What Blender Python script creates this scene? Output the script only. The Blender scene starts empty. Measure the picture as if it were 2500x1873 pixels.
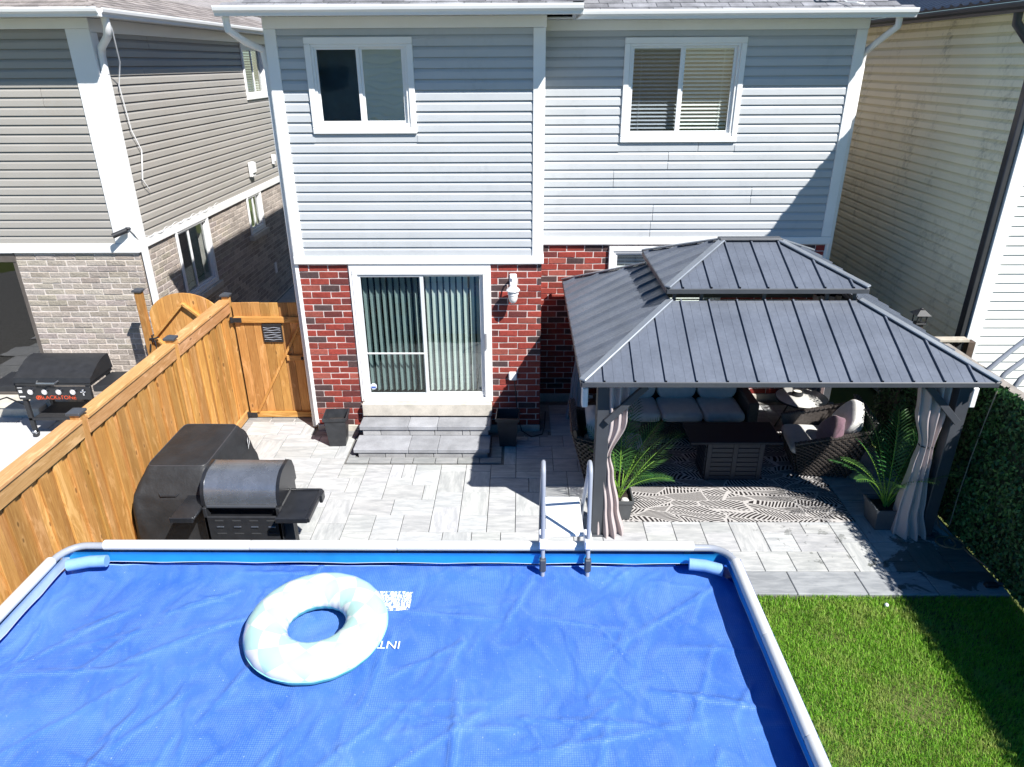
import bpy, bmesh, math, random
import numpy as np
from mathutils import Vector, Matrix, noise as mnoise
random.seed(7)
R = math.radians
SC = bpy.context.scene
COL = SC.collection

# ------------------------------------------------------------------ camera
cam_d = bpy.data.cameras.new('camera'); cam = bpy.data.objects.new('camera', cam_d); COL.objects.link(cam)
def cam_basis(yaw, pitch, roll):
    fw0 = Vector((-math.sin(yaw), math.cos(yaw), 0)); r0 = Vector((math.cos(yaw), math.sin(yaw), 0)); u0 = Vector((0, 0, 1))
    f = fw0*math.cos(pitch) - u0*math.sin(pitch); u = u0*math.cos(pitch) + fw0*math.sin(pitch)
    return r0*math.cos(roll) + u*math.sin(roll), u*math.cos(roll) - r0*math.sin(roll), f
_r, _u, _f = cam_basis(0.0148, 0.4258, -0.0056)
CAM = Vector((3.0553, -9.3625, 5.0598))
cam.matrix_world = Matrix(((_r.x, _u.x, -_f.x, CAM.x), (_r.y, _u.y, -_f.y, CAM.y), (_r.z, _u.z, -_f.z, CAM.z), (0, 0, 0, 1)))
cam_d.sensor_width = 36; cam_d.lens = 36*1726.134/2500; cam_d.clip_start = .05; cam_d.clip_end = 500
SC.camera = cam
# ------------------------------------------------------------------ sky, sun, exposure
SUN_EL, SUN_AZ = R(48.4), R(135.2)       # azimuth clockwise from +y
world = bpy.data.worlds.new('World'); SC.world = world; world.use_nodes = True
wn = world.node_tree; sky = wn.nodes.new('ShaderNodeTexSky'); sky.sky_type = 'NISHITA'; sky.sun_disc = False
sky.sun_elevation = SUN_EL; sky.sun_rotation = SUN_AZ; sky.altitude = 150; sky.air_density = .8; sky.dust_density = .15; sky.ozone_density = 2.4
bg = wn.nodes['Background']; hs = wn.nodes.new('ShaderNodeHueSaturation'); hs.inputs['Saturation'].default_value = 1.45; wn.links.new(sky.outputs[0], hs.inputs['Color']); wn.links.new(hs.outputs[0], bg.inputs[0]); bg.inputs[1].default_value = .07
sun_d = bpy.data.lights.new('sun', 'SUN'); sun = bpy.data.objects.new('sun', sun_d); COL.objects.link(sun)
sun_d.energy = 5.0; sun_d.angle = R(.53); sun_d.color = (1, .975, .935)
sdir = Vector((math.sin(SUN_AZ)*math.cos(SUN_EL), math.cos(SUN_AZ)*math.cos(SUN_EL), math.sin(SUN_EL)))
sun.rotation_euler = sdir.to_track_quat('Z', 'Y').to_euler(); sun.location = (15, -15, 20)
SC.view_settings.view_transform = 'Standard'; SC.view_settings.look = 'None'
SC.view_settings.exposure = .85; SC.view_settings.gamma = 1; SC.view_settings.use_curve_mapping = False
SC.cycles.max_bounces = 7; SC.cycles.transparent_max_bounces = 12; SC.cycles.use_denoising = True
SC.cycles.sample_clamp_indirect = 6; SC.cycles.caustics_reflective = False; SC.cycles.caustics_refractive = False

# ------------------------------------------------------------------ helpers
ORIG = {}
def _origin(o): return ORIG.get(o.name, Vector((0, 0, 0))) if o else Vector((0, 0, 0))
def tag(o, label=None, cat=None, group=None, kind=None):
    if label: o['label'] = label
    if cat: o['category'] = cat
    if group: o['group'] = group
    if kind: o['kind'] = kind
    return o
def thing(name, label, cat, loc=(0, 0, 0), rz=0, group=None, local=False):
    o = bpy.data.objects.new(name, None); COL.objects.link(o); o.empty_display_size = .2
    o.location = loc; o.rotation_euler = (0, 0, rz)
    ORIG[o.name] = Vector((0, 0, 0)) if local else Vector(loc)
    return tag(o, label, cat, group)
def put(name, me, parent, loc, scale=(1, 1, 1), rot=(0, 0, 0), color=None, mat=None):
    o = bpy.data.objects.new(name, me); COL.objects.link(o)
    o.location = Vector(loc) - _origin(parent); o.scale = scale; o.rotation_euler = rot
    if parent: o.parent = parent
    if color: o.color = (*color, 1)
    ORIG[o.name] = Vector(loc)
    return o
class MB:
    def __init__(s): s.v = []; s.f = []; s.m = []; s.mi = 0
    def add(s, vs, fs):
        n = len(s.v); s.v += [tuple(p) for p in vs]; s.f += [tuple(i+n for i in f) for f in fs]; s.m += [s.mi]*len(fs); return s
    def quad(s, *p): return s.add(p, [tuple(range(len(p)))])
    def box(s, x0, x1, y0, y1, z0, z1):
        return s.add([(x0,y0,z0),(x1,y0,z0),(x1,y1,z0),(x0,y1,z0),(x0,y0,z1),(x1,y0,z1),(x1,y1,z1),(x0,y1,z1)],
                     [(0,3,2,1),(4,5,6,7),(0,1,5,4),(1,2,6,5),(2,3,7,6),(3,0,4,7)])
    def cbox(s, x0, x1, y0, y1, z0, z1, b=.006):
        if x0 > x1: x0, x1 = x1, x0
        if y0 > y1: y0, y1 = y1, y0
        if z0 > z1: z0, z1 = z1, z0
        b = min(b, .45*(x1-x0), .45*(y1-y0), .45*(z1-z0))
        lo = (x0, y0, z0); hi = (x1, y1, z1); vs = []; idx = {}
        for c in range(8):
            sg = [(c >> k) & 1 for k in range(3)]
            for a in range(3):
                p = []
                for k in range(3):
                    v = hi[k] if sg[k] else lo[k]
                    if k != a: v += -b if sg[k] else b
                    p.append(v)
                idx[(c, a)] = len(vs); vs.append(p)
        fs = []
        def sgn(c, k): return (c >> k) & 1
        for a in range(3):
            k1, k2 = (a+1) % 3, (a+2) % 3
            for sd in (0, 1):
                base = sd << a
                ring = [base, base | 1 << k1, base | 1 << k1 | 1 << k2, base | 1 << k2]
                f = [idx[(c, a)] for c in ring]; fs.append(tuple(f if sd else f[::-1]))
        for a in range(3):                     # edges running along axis a
            k1, k2 = (a+1) % 3, (a+2) % 3
            for s1 in (0, 1):
                for s2 in (0, 1):
                    c0 = (s1 << k1) | (s2 << k2); c1 = c0 | 1 << a
                    f = (idx[(c0, k1)], idx[(c1, k1)], idx[(c1, k2)], idx[(c0, k2)])
                    fs.append(f if s1 != s2 else f[::-1])
        for c in range(8):
            f = (idx[(c, 0)], idx[(c, 1)], idx[(c, 2)])
            fs.append(f if (bin(c).count('1') % 2) else f[::-1])
        return s.add(vs, fs)
    def prism(s, poly, axis, a0, a1):
        def mk(p, a):
            return (a, p[0], p[1]) if axis == 'x' else (p[0], a, p[1]) if axis == 'y' else (p[0], p[1], a)
        n = len(poly); vs = [mk(p, a0) for p in poly] + [mk(p, a1) for p in poly]
        fs = [(i, (i+1) % n, n+(i+1) % n, n+i) for i in range(n)] + [tuple(range(n))[::-1], tuple(range(n, 2*n))]
        return s.add(vs, fs)
    def tube(s, pts, r, n=8, closed=False, cap=True):
        pts = [Vector(p) for p in pts]; N = len(pts); vs = []; fs = []
        rr = r if isinstance(r, (list, tuple)) else [r]*N
        up = None
        for i, p in enumerate(pts):
            a = pts[(i-1) % N] if (closed or i) else p; b = pts[(i+1) % N] if (closed or i < N-1) else p
            t = (b-a).normalized()
            if up is None:
                up = Vector((0, 0, 1)) if abs(t.z) < .9 else Vector((1, 0, 0))
            x = t.cross(up).normalized(); up = x.cross(t).normalized()
            for k in range(n):
                q = 2*math.pi*k/n; vs.append(p + (x*math.cos(q) + up*math.sin(q))*rr[i])
        for i in range(N if closed else N-1):
            for k in range(n):
                j = (i+1) % N; fs.append((i*n+k, i*n+(k+1) % n, j*n+(k+1) % n, j*n+k))
        if cap and not closed: fs += [tuple(range(n))[::-1], tuple(range((N-1)*n, N*n))]
        return s.add(vs, fs)
    def lathe(s, prof, c=(0, 0, 0), n=20):
        vs = []; fs = []
        for r, z in prof:
            for k in range(n):
                q = 2*math.pi*k/n; vs.append((c[0]+r*math.cos(q), c[1]+r*math.sin(q), c[2]+z))
        for i in range(len(prof)-1):
            for k in range(n): fs.append((i*n+k, i*n+(k+1) % n, (i+1)*n+(k+1) % n, (i+1)*n+k))
        fs += [tuple(range(n))[::-1], tuple(range((len(prof)-1)*n, len(prof)*n))]
        return s.add(vs, fs)
    def grid(s, fn, nu, nv, cu=False):
        vs = [fn(i/(nu if cu else nu-1), j/(nv-1)) for i in range(nu) for j in range(nv)]
        fs = [(i*nv+j, ((i+1) % nu)*nv+j, ((i+1) % nu)*nv+j+1, i*nv+j+1) for i in range(nu if cu else nu-1) for j in range(nv-1)]
        return s.add(vs, fs)
    def beam(s, a, b, w, h, up=(0, 0, 1), ch=.003):
        a = Vector(a); b = Vector(b); t = b-a; L = t.length; t.normalize(); x = t.cross(Vector(up)).normalized(); u = x.cross(t).normalized()
        m = MB().cbox(-w/2, w/2, 0, L, -h/2, h/2, ch)
        return s.add([a + x*p[0] + t*p[1] + u*p[2] for p in m.v], m.f)
    def mesh(s, name, mats, smooth=False, off=(0, 0, 0), weld=False):
        me = bpy.data.meshes.new(name); o = Vector(off)
        me.from_pydata([(p[0]-o.x, p[1]-o.y, p[2]-o.z) for p in s.v], [], s.f)
        for m in (mats if isinstance(mats, (list, tuple)) else [mats]): me.materials.append(m)
        if max(s.m, default=0): me.polygons.foreach_set('material_index', s.m)
        bm = bmesh.new(); bm.from_mesh(me)
        if weld: bmesh.ops.remove_doubles(bm, verts=bm.verts, dist=1e-5)
        bmesh.ops.recalc_face_normals(bm, faces=bm.faces); bm.to_mesh(me); bm.free()
        if smooth:
            me.polygons.foreach_set('use_smooth', [True]*len(me.polygons))
            if smooth != 'all': me.set_sharp_from_angle(angle=R(42))
        me.update(); return me
    def build(s, name, mats, parent=None, smooth=False, color=None, base=False):
        a = np.array(s.v); c = (a.min(0)+a.max(0))/2
        if base: c[2] = a[:, 2].min()
        return put(name, s.mesh(name, mats, smooth, c), parent, c, color=color)

# ------------------------------------------------------------------ materials
class NT:
    def __init__(s, m): s.m = m; s.t = m.node_tree; s.bsdf = s.t.nodes['Principled BSDF']
    def n(s, typ, _p=None, **ins):
        nd = s.t.nodes.new('ShaderNode'+typ)
        for k, v in (_p or {}).items(): setattr(nd, k, v)
        for k, v in ins.items():
            key = int(k[1:]) if k[0] == 'i' and k[1:].isdigit() else k.replace('_', ' ')
            s.set(nd.inputs[key], v)
        return nd
    def set(s, sock, v):
        if isinstance(v, bpy.types.NodeSocket): s.t.links.new(v, sock)
        elif isinstance(v, bpy.types.Node): s.t.links.new(v.outputs[0], sock)
        else:
            if isinstance(v, (tuple, list)) and len(v) == 3 and sock.type == 'RGBA': v = (*v, 1)
            sock.default_value = v
    def math(s, op, a, b=0., c=0.): return s.n('Math', {'operation': op}, i0=a, i1=b, i2=c).outputs[0]
    def vmath(s, op, a, b=(0, 0, 0)):
        nd = s.n('VectorMath', {'operation': op}, i0=a, i1=b); return nd.outputs['Value' if op in ('DOT_PRODUCT', 'LENGTH') else 0]
    def mix(s, fac, a, b, mode='MIX'):
        nd = s.n('Mix', {'data_type': 'RGBA', 'blend_type': mode}); s.set(nd.inputs[0], fac); s.set(nd.inputs[6], a); s.set(nd.inputs[7], b); return nd.outputs[2]
    def ramp(s, fac, stops, interp='LINEAR'):
        nd = s.n('ValToRGB', i0=fac); cr = nd.color_ramp; cr.interpolation = interp
        while len(cr.elements) < len(stops): cr.elements.new(.5)
        for e, (p, c) in zip(cr.elements, stops):
            e.position = p; e.color = (c, c, c, 1) if isinstance(c, (int, float)) else (*c, 1)
        return nd.outputs[0]
    def noise(s, vec, scale, detail=4, rough=.55, dist=0.):
        return s.n('TexNoise', Vector=vec, Scale=scale, Detail=detail, Roughness=rough, Distortion=dist).outputs[0]
    def coords(s, kind, stretch=(1, 1, 1)):
        if kind == 'world': v = s.n('NewGeometry').outputs['Position']
        else:
            v = s.n('TexCoord').outputs['Object']
            if kind == 'rand':
                r = s.n('ObjectInfo').outputs['Random']; v = s.vmath('ADD', v, s.n('CombineXYZ', i0=s.math('MULTIPLY', r, 91.), i1=s.math('MULTIPLY', r, 37.), i2=s.math('MULTIPLY', r, 13.)).outputs[0])
        return s.vmath('MULTIPLY', v, stretch) if stretch != (1, 1, 1) else v
    def bump(s, h, strength=.3, dist=.01, normal=None):
        nd = s.n('Bump', Strength=strength, Distance=dist, Height=h)
        if normal is not None: s.set(nd.inputs['Normal'], normal)
        return nd.outputs[0]
MATS = {}
def mat0(name, rough=.6, metal=0., spec=.5):
    m = bpy.data.materials.new(name); m.use_nodes = True; t = NT(m)
    t.set(t.bsdf.inputs['Roughness'], rough); t.set(t.bsdf.inputs['Metallic'], metal); t.set(t.bsdf.inputs['Specular IOR Level'], spec)
    MATS[name] = m; return t
def M(name, col, rough=.6, metal=0., var=.12, vs=6., bump=0., bs=80., bd=.004, spec=.5, coords='world', stretch=(1, 1, 1), objcol=False, tint=None, fine=0., coat=0., sheen=0.):
    t = mat0(name, rough, metal, spec); v = t.coords(coords, stretch)
    n1 = t.noise(v, vs, 5, .6)
    lo = tuple(max(0, c*(1-var)) for c in col); hi = tuple(min(1, c*(1+var)) for c in (tint or col))
    c = t.mix(t.ramp(n1, [(.3, 0.), (.7, 1.)]), lo, hi)
    if fine:
        n2 = t.noise(v, vs*14, 3, .6); c = t.mix(fine, c, t.mix(1., c, t.ramp(n2, [(.35, .45), (.65, 1.)]), 'MULTIPLY'))
    if objcol: c = t.mix(1., c, t.n('ObjectInfo').outputs['Color'], 'MULTIPLY')
    t.set(t.bsdf.inputs['Base Color'], c)
    t.set(t.bsdf.inputs['Roughness'], t.math('ADD', t.math('MULTIPLY', n1, .16), rough-.08))
    if bump: t.set(t.bsdf.inputs['Normal'], t.bump(t.noise(v, bs, 4, .6), bump, bd))
    if coat: t.set(t.bsdf.inputs['Coat Weight'], coat)
    if sheen: t.set(t.bsdf.inputs['Sheen Weight'], sheen)
    return t.m
def wood(name, axis, col, dark, objcol=True):
    """stained softwood; grain runs along the given world axis"""
    t = mat0(name, .62, 0, .35); k = 'xyz'.index(axis)
    def st(q): v = [1., 1., 1.]; v[k] = q; return tuple(v)
    shift = t.vmath('MULTIPLY', t.n('ObjectInfo').outputs['Color'], (31., 57., 19.))
    v = t.vmath('ADD', t.coords('world', st(.07)), shift); v2 = t.vmath('ADD', t.coords('world', st(.22)), shift); v3 = t.vmath('ADD', t.coords('world', st(.45)), shift)
    g = t.noise(v, 34, 6, .66, 1.5); b = t.noise(v2, 7.5, 6, .66, .8)
    vor = t.n('TexVoronoi', {'feature': 'F1'}, Vector=v3, Scale=6.5, Randomness=1.)
    knot = t.ramp(vor.outputs['Distance'], [(.075, 1.), (.11, .0)]); halo = t.ramp(vor.outputs['Distance'], [(.10, 1.), (.24, .0)])
    c = t.mix(t.ramp(g, [(.34, 0.), (.64, 1.)]), dark, col)
    pale = tuple(min(1, x*1.25+.06) for x in col)
    c = t.mix(t.math('MULTIPLY', t.ramp(b, [(.55, 0.), (.63, 1.)]), .62), c, pale)
    c = t.mix(t.math('MULTIPLY', t.ramp(t.noise(v2, 3.1, 3, .5), [(.30, 1.), (.46, 0.)]), .32), c, tuple(x*.72 for x in dark))
    c = t.mix(t.math('MULTIPLY', halo, .35), c, pale); c = t.mix(t.math('MULTIPLY', knot, .8), c, tuple(x*.4 for x in dark))
    if objcol: c = t.mix(1., c, t.n('ObjectInfo').outputs['Color'], 'MULTIPLY')
    t.set(t.bsdf.inputs['Base Color'], c); t.set(t.bsdf.inputs['Normal'], t.bump(g, .35, .005))
    return t.m

WHITE = M('white_trim', (.80, .80, .79), .38, var=.03, vs=2, bump=.02, bs=5)
WHITE_OLD = M('white_vinyl_worn', (.72, .72, .70), .45, var=.10, vs=3)
def siding_mat(name, col, stain=None, stain_amt=.0, stain_scale=2.2):
    t = mat0(name, .48, 0, .4); v = t.coords('world')
    n = t.noise(v, 1.1, 3, .5); f = t.noise(t.coords('world', (6, 6, 90)), 2.5, 3, .6)
    c = t.mix(t.ramp(n, [(.3, 0.), (.7, 1.)]), tuple(x*.955 for x in col), tuple(min(1, x*1.03) for x in col))
    c = t.mix(1., c, t.n('ObjectInfo').outputs['Color'], 'MULTIPLY')
    if stain:
        s1 = t.ramp(t.noise(t.coords('world', (1, 1, .45)), stain_scale, 6, .7, .3), [(.50, 0.), (.72, 1.)]); s2 = t.ramp(t.noise(v, 14, 5, .7), [(.42, 0.), (.6, 1.)])
        c = t.mix(t.math('MULTIPLY', t.math('MULTIPLY', s1, s2), stain_amt), c, stain)
    t.set(t.bsdf.inputs['Base Color'], c)
    wav = t.noise(t.coords('world', (.55, .55, 1.6)), 2.2, 2, .5)
    t.set(t.bsdf.inputs['Normal'], t.bump(f, .04, .003, t.bump(wav, .26, .02)))
    return t.m
SIDE_BLUE = siding_mat('siding_pale_blue_grey', (.465, .482, .495), (.33, .35, .36), .45)
SIDE_TAUPE = siding_mat('siding_taupe', (.345, .325, .295), (.30, .25, .20), .35, 1.2)
SIDE_CREAM = siding_mat('siding_cream', (.88, .855, .65), (.20, .21, .14), .65)
SIDE_WHITE = siding_mat('siding_offwhite', (.74, .73, .70), (.5, .5, .45), .2)
BRICK = None
def brick_mat(name, col, rough_amt, speck, objcol=True):
    t = mat0(name, .82, 0, .25); v = t.coords('world')
    n = t.noise(v, 24 if rough_amt > .8 else 28, 6, .72, .6); n2 = t.noise(v, 6, 3, .6)
    c = t.mix(t.ramp(n, [(.35, 0.), (.66, 1.)]), tuple(x*.68 for x in col), tuple(min(1, x*1.22) for x in col))
    c = t.mix(t.math('MULTIPLY', t.ramp(t.noise(v, 55, 4, .7), [(.60, 0.), (.70, 1.)]), .5), c, speck)
    c = t.mix(t.math('MULTIPLY', t.ramp(n2, [(.45, 0.), (.75, 1.)]), .35), c, tuple(x*.55 for x in col))
    if objcol: c = t.mix(1., c, t.n('ObjectInfo').outputs['Color'], 'MULTIPLY')
    else:
        rp = t.n('NewGeometry').outputs['Random Per Island']; c = t.mix(1., c, t.ramp(rp, [(0., .62), (1., 1.1)]), 'MULTIPLY')
    t.set(t.bsdf.inputs['Base Color'], c); t.set(t.bsdf.inputs['Normal'], t.bump(n, rough_amt, .02 if rough_amt > .8 else .006))
    return t.m
BRICK_RED = brick_mat('brick_red', (1, 1, 1), .55, (.42, .30, .26))
def red_stuff():
    t = mat0('brick_red_mixed', .82, 0, .25); v = t.coords('world'); n = t.noise(v, 28, 6, .68)
    rp = t.n('NewGeometry').outputs['Random Per Island']
    c = t.ramp(rp, [(0., (.31, .048, .04)), (.3, (.26, .04, .034)), (.55, (.33, .06, .05)), (.78, (.07, .05, .052))], 'CONSTANT')
    c = t.mix(t.ramp(n, [(.35, .7), (.66, 0.)]), c, t.mix(1., c, (.6, .6, .6), 'MULTIPLY'))
    t.set(t.bsdf.inputs['Base Color'], c); t.set(t.bsdf.inputs['Normal'], t.bump(n, .5, .006)); return t.m
BRICK_RED_MIX = red_stuff()
BRICK_BEIGE = brick_mat('brick_beige', (1, 1, 1), 1., (.62, .52, .44))
BRICK_BEIGE_MIX = brick_mat('brick_beige_mixed', (.50, .435, .38), .9, (.58, .48, .40), objcol=False)
MORTAR = M('mortar_pale', (.58, .50, .47), .9, var=.15, vs=12, bump=.4, bs=90)
MORTAR_BEIGE = M('mortar_beige', (.62, .565, .52), .9, var=.12, vs=12, bump=.4, bs=90)
CONCRETE = M('concrete', (.56, .52, .45), .88, var=.16, vs=7, bump=.35, bs=70, fine=.3)
SLABGREY = M('step_slab_grey', (.30, .305, .315), .85, var=.22, vs=4, bump=.35, bs=110, objcol=True, fine=.25)
def paver_mat(name, wet):
    t = mat0(name, .8, 0, .3); v = t.coords('rand'); st = t.vmath('MULTIPLY', v, (.22, 1, 1))
    n = t.noise(st, 16, 6, .66, .4); b = t.noise(t.coords('world'), .9, 3, .5); g = t.noise(t.coords('world'), 150, 3, .6)
    c = t.mix(t.ramp(n, [(.38, 0.), (.64, 1.)]), (.37, .38, .385), (.53, .535, .53))
    c = t.mix(t.math('MULTIPLY', t.ramp(t.noise(st, 7, 5, .7, .8), [(.56, 0.), (.72, 1.)]), .42), c, (.26, .27, .28))
    c = t.mix(t.ramp(b, [(.3, .25), (.7, 0.)]), c, t.mix(1., c, (.8, .8, .8), 'MULTIPLY'))
    c = t.mix(1., c, t.n('ObjectInfo').outputs['Color'], 'MULTIPLY')
    rg = .8
    if wet:
        w = t.noise(t.coords('world'), 1.9, 6, .68, .5)
        pos = t.n('SeparateXYZ', i0=t.coords('world'))
        d = t.vmath('LENGTH', t.vmath('MULTIPLY', t.vmath('SUBTRACT', t.coords('world'), (7.75, -3.08, 0)), (.95, 1.25, 0)))
        wf = t.ramp(t.math('ADD', t.math('MULTIPLY', w, 1.3), t.math('MULTIPLY', d, -.62)), [(.26, 0.), (.30, 1.)])
        spots = t.ramp(t.math('SUBTRACT', t.noise(t.coords('world'), 7, 4, .6), t.math('MULTIPLY', t.vmath('LENGTH', t.vmath('SUBTRACT', t.coords('world'), (6.45, -2.62, 0))), .25)), [(.52, 0.), (.54, 1.)])
        wf = t.math('MAXIMUM', wf, t.math('MULTIPLY', spots, .55))
        c = t.mix(wf, c, t.mix(1., c, (.30, .31, .29), 'MULTIPLY')); rg = t.math('SUBTRACT', .8, t.math('MULTIPLY', wf, .45))
        t.set(t.bsdf.inputs['Roughness'], rg)
    t.set(t.bsdf.inputs['Base Color'], c); t.set(t.bsdf.inputs['Normal'], t.bump(g, .25, .003, t.bump(n, .12, .004)))
    return t.m
PAVER = paver_mat('paver_pale_streaked', True)
PAVER_N = M('paver_pale_plain', (.50, .505, .51), .82, var=.10, vs=2.5, bump=.2, bs=120, objcol=True)
JOINT = M('joint_sand', (.16, .155, .145), .95, var=.25, vs=20, bump=.3, bs=120)
FWZ = wood('cedar_upright', 'z', (.55, .29, .088), (.39, .18, .048))
FWY = wood('cedar_along_fence', 'y', (.55, .32, .145), (.41, .21, .075))
FWX = wood('cedar_across', 'x', (.55, .29, .088), (.39, .18, .048))
BLACKP = M('black_powder_coat', (.022, .023, .026), .48, var=.2, vs=10, spec=.4)
BLACKG = M('black_gloss_paint', (.018, .019, .022), .30, var=.25, vs=8, spec=.5)
CHAR = M('charcoal_metal', (.055, .06, .07), .42, var=.12, vs=4, spec=.5, bump=.03, bs=30)
ROOFM = M('roof_panel_metal', (.145, .163, .20), .38, metal=.2, var=.16, vs=2.2, bump=.08, bs=3, bd=.03, fine=.22)
ROOFD = M('roof_seam_dark', (.04, .045, .055), .4, metal=.3, var=.1)
ROOFL = M('roof_hip_cap', (.26, .285, .32), .38, metal=.4, var=.06)
STEEL = M('brushed_steel', (.42, .44, .47), .30, metal=.9, var=.08, vs=5)
GREYTUBE = M('grey_powder_tube', (.30, .32, .36), .35, var=.06, spec=.5)
PLASTIC_W = M('white_plastic', (.82, .82, .82), .35, var=.03)
SHINGLE = M('asphalt_shingle', (.27, .27, .28), .92, var=.3, vs=5, bump=.6, bs=160, objcol=True, fine=.5)
SHINGLE_B = M('asphalt_shingle_brown', (.32, .29, .275), .92, var=.3, vs=5, bump=.6, bs=160, objcol=True, fine=.5)
FABRIC_C = M('curtain_mauve', (.44, .375, .37), .9, var=.06, vs=3, bump=.15, bs=300, sheen=.2)
CUSH = M('cushion_pale', (.58, .57, .54), .92, var=.08, vs=9, bump=.3, bs=240, sheen=.2)
CUSH_W = M('cushion_white', (.74, .73, .69), .92, var=.06, vs=14, bump=.45, bs=26, bd=.01, sheen=.2)
PLUM = M('pillow_plum', (.14, .075, .10), .9, var=.2, vs=30, bump=.3, bs=200, sheen=.4)
COVERB = M('grill_cover_black', (.02, .021, .023), .55, var=.25, vs=5, bump=.30, bs=4.5, bd=.05, spec=.45)
WICKER = M('wicker_brown_grey', (.060, .051, .046), .42, var=.35, vs=40, bump=.25, bs=120, spec=.6)
SOIL = M('potting_soil', (.035, .025, .018), .95, var=.4, vs=40, bump=.8, bs=60, bd=.01)
DARKROOM = M('dark_interior', (.035, .037, .04), .9, var=.1)
def glass(name, tint, rough=.0, refl=1.0, ior=1.45):
    m = bpy.data.materials.new(name); m.use_nodes = True; t = NT(m); t.t.nodes.remove(t.bsdf)
    tr = t.n('BsdfTransparent', Color=tint); gl = t.n('BsdfGlossy', Color=(1, 1, 1), Roughness=rough)
    wv = t.noise(t.coords('world'), 1.6, 2, .5); t.set(gl.inputs['Normal'], t.bump(wv, .05, .05))
    ge = t.n('NewGeometry'); cs = t.math('ABSOLUTE', t.vmath('DOT_PRODUCT', ge.outputs['Incoming'], ge.outputs['Normal']))
    fr = t.math('ADD', .04, t.math('MULTIPLY', .96, t.math('POWER', t.math('SUBTRACT', 1., cs), 5.))); fac = t.math('MINIMUM', t.math('MULTIPLY', fr, refl), .9)
    mx = t.n('MixShader', i0=fac, i1=tr.outputs[0], i2=gl.outputs[0]); t.set(t.t.nodes['Material Output'].inputs[0], mx.outputs[0])
    return m
GLASS = glass('window_glass', (.94, .965, .96), refl=1.6)
GLASS_REFL = glass('window_glass_reflective', (.90, .92, .92), refl=14.)
SCREEN = glass('insect_screen_glass', (.60, .66, .70), .04, refl=1.2)
# ================================================================== ground
t = mat0('lawn_soil', .95, 0, .2); v = t.coords('world')
t.set(t.bsdf.inputs['Base Color'], t.mix(t.noise(v, 3, 5, .6), (.07, .10, .02), (.13, .14, .05)))
GROUNDM = t.m
g = MB(); g.quad((-60, -60, -.05), (60, -60, -.05), (60, 60, -.05), (-60, 60, -.05))
tag(g.build('ground', GROUNDM), kind='structure')
b = MB().box(-1.21, 8.12, -3.56, 1.06, -.04, .008)
patio = tag(b.build('patio', JOINT), kind='structure')
b = MB().box(-14, -1.33, -7, .98, -.04, .008); npatio = tag(b.build('neighbour_patio', JOINT), kind='structure')
b = MB().box(-2.66, -.05, .6, 9, -.045, .006); tag(b.build('side_path', CONCRETE), kind='structure')

# ---- patio pavers: three sizes on a 0.17 m module
U = .17; X0, Y0 = -1.27+.17*0, -3.19
def paver_mesh(w, d, name):
    m = MB().cbox(-w/2+.0035, w/2-.0035, -d/2+.0035, d/2-.0035, 0, .026, .004)
    return m.mesh(name, PAVER)
PM = {(3, 2): paver_mesh(3*U, 2*U, 'paver'), (2, 2): paver_mesh(2*U, 2*U, 'paver'), (2, 1): paver_mesh(2*U, U, 'paver')}
NX, NY = 55, 25
occ = np.zeros((NX, NY), bool)
def blocked(x, y):       # cells that carry border, steps, house
    if y > -.19 and -.13 < x < 3.45: return True
    if y > .93: return True
    if .62 < x < 2.78 and y > -.93: return True
    if y > -.0 and x < -.1: return y > .30
    return False
for i in range(NX):
    for j in range(NY):
        x, y = X0+(i+.5)*U, Y0+(j+.5)*U
        if blocked(x, y) or x > 8.1 or x < -1.06: occ[i, j] = True
rg = random.Random(12); specs = []
for j in range(NY):
    for i in range(NX):
        if occ[i, j]: continue
        opts = [(3, 2, 3.8), (2, 3, 3.0), (2, 2, 4.2), (1, 2, 2.0), (2, 1, 2.6)]; rg.shuffle(opts)
        opts.sort(key=lambda o: -o[2]*rg.random()); done = False
        for w, d, _ in opts + [(1, 1, 0)]:
            if i+w <= NX and j+d <= NY and not occ[i:i+w, j:j+d].any():
                occ[i:i+w, j:j+d] = True; specs.append((X0+(i+w/2)*U, Y0+(j+d/2)*U, w, d)); break
def tone(rnd, a, b_): q = rnd.uniform(a, b_); return (q, q*rnd.uniform(.985, 1.005), q*rnd.uniform(.965, 1.0))
def hidden_spec(s):
    x, y = s[0], s[1]
    return (4.3 < x < 7.0 and -2.25 < y < -.1) or (x > 4.3 and y > -.15) or (-.95 < x < .6 and y < -2.7 ) or y > .35
specs.sort(key=hidden_spec); stuff = MB()
n_p = 0
for k, (x, y, w, d) in enumerate(specs):
    z = rg.uniform(-.001, .002)
    key, rot = ((w, d), 0) if (w, d) in PM else ((d, w), math.pi/2)
    if key in PM and n_p < 262 and not hidden_spec((x, y)):
        put('paver', PM[key], patio, (x, y, .006+z), rot=(0, 0, rot + (math.pi if rg.random() < .5 else 0)), color=tone(rg, .88, 1.04)); n_p += 1
    else: stuff.cbox(x-w*U/2+.0035, x+w*U/2-.0035, y-d*U/2+.0035, y+d*U/2-.0035, .006, .032+z, .004)
tag(stuff.build('paver_field', PAVER, patio), kind='stuff')
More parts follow.
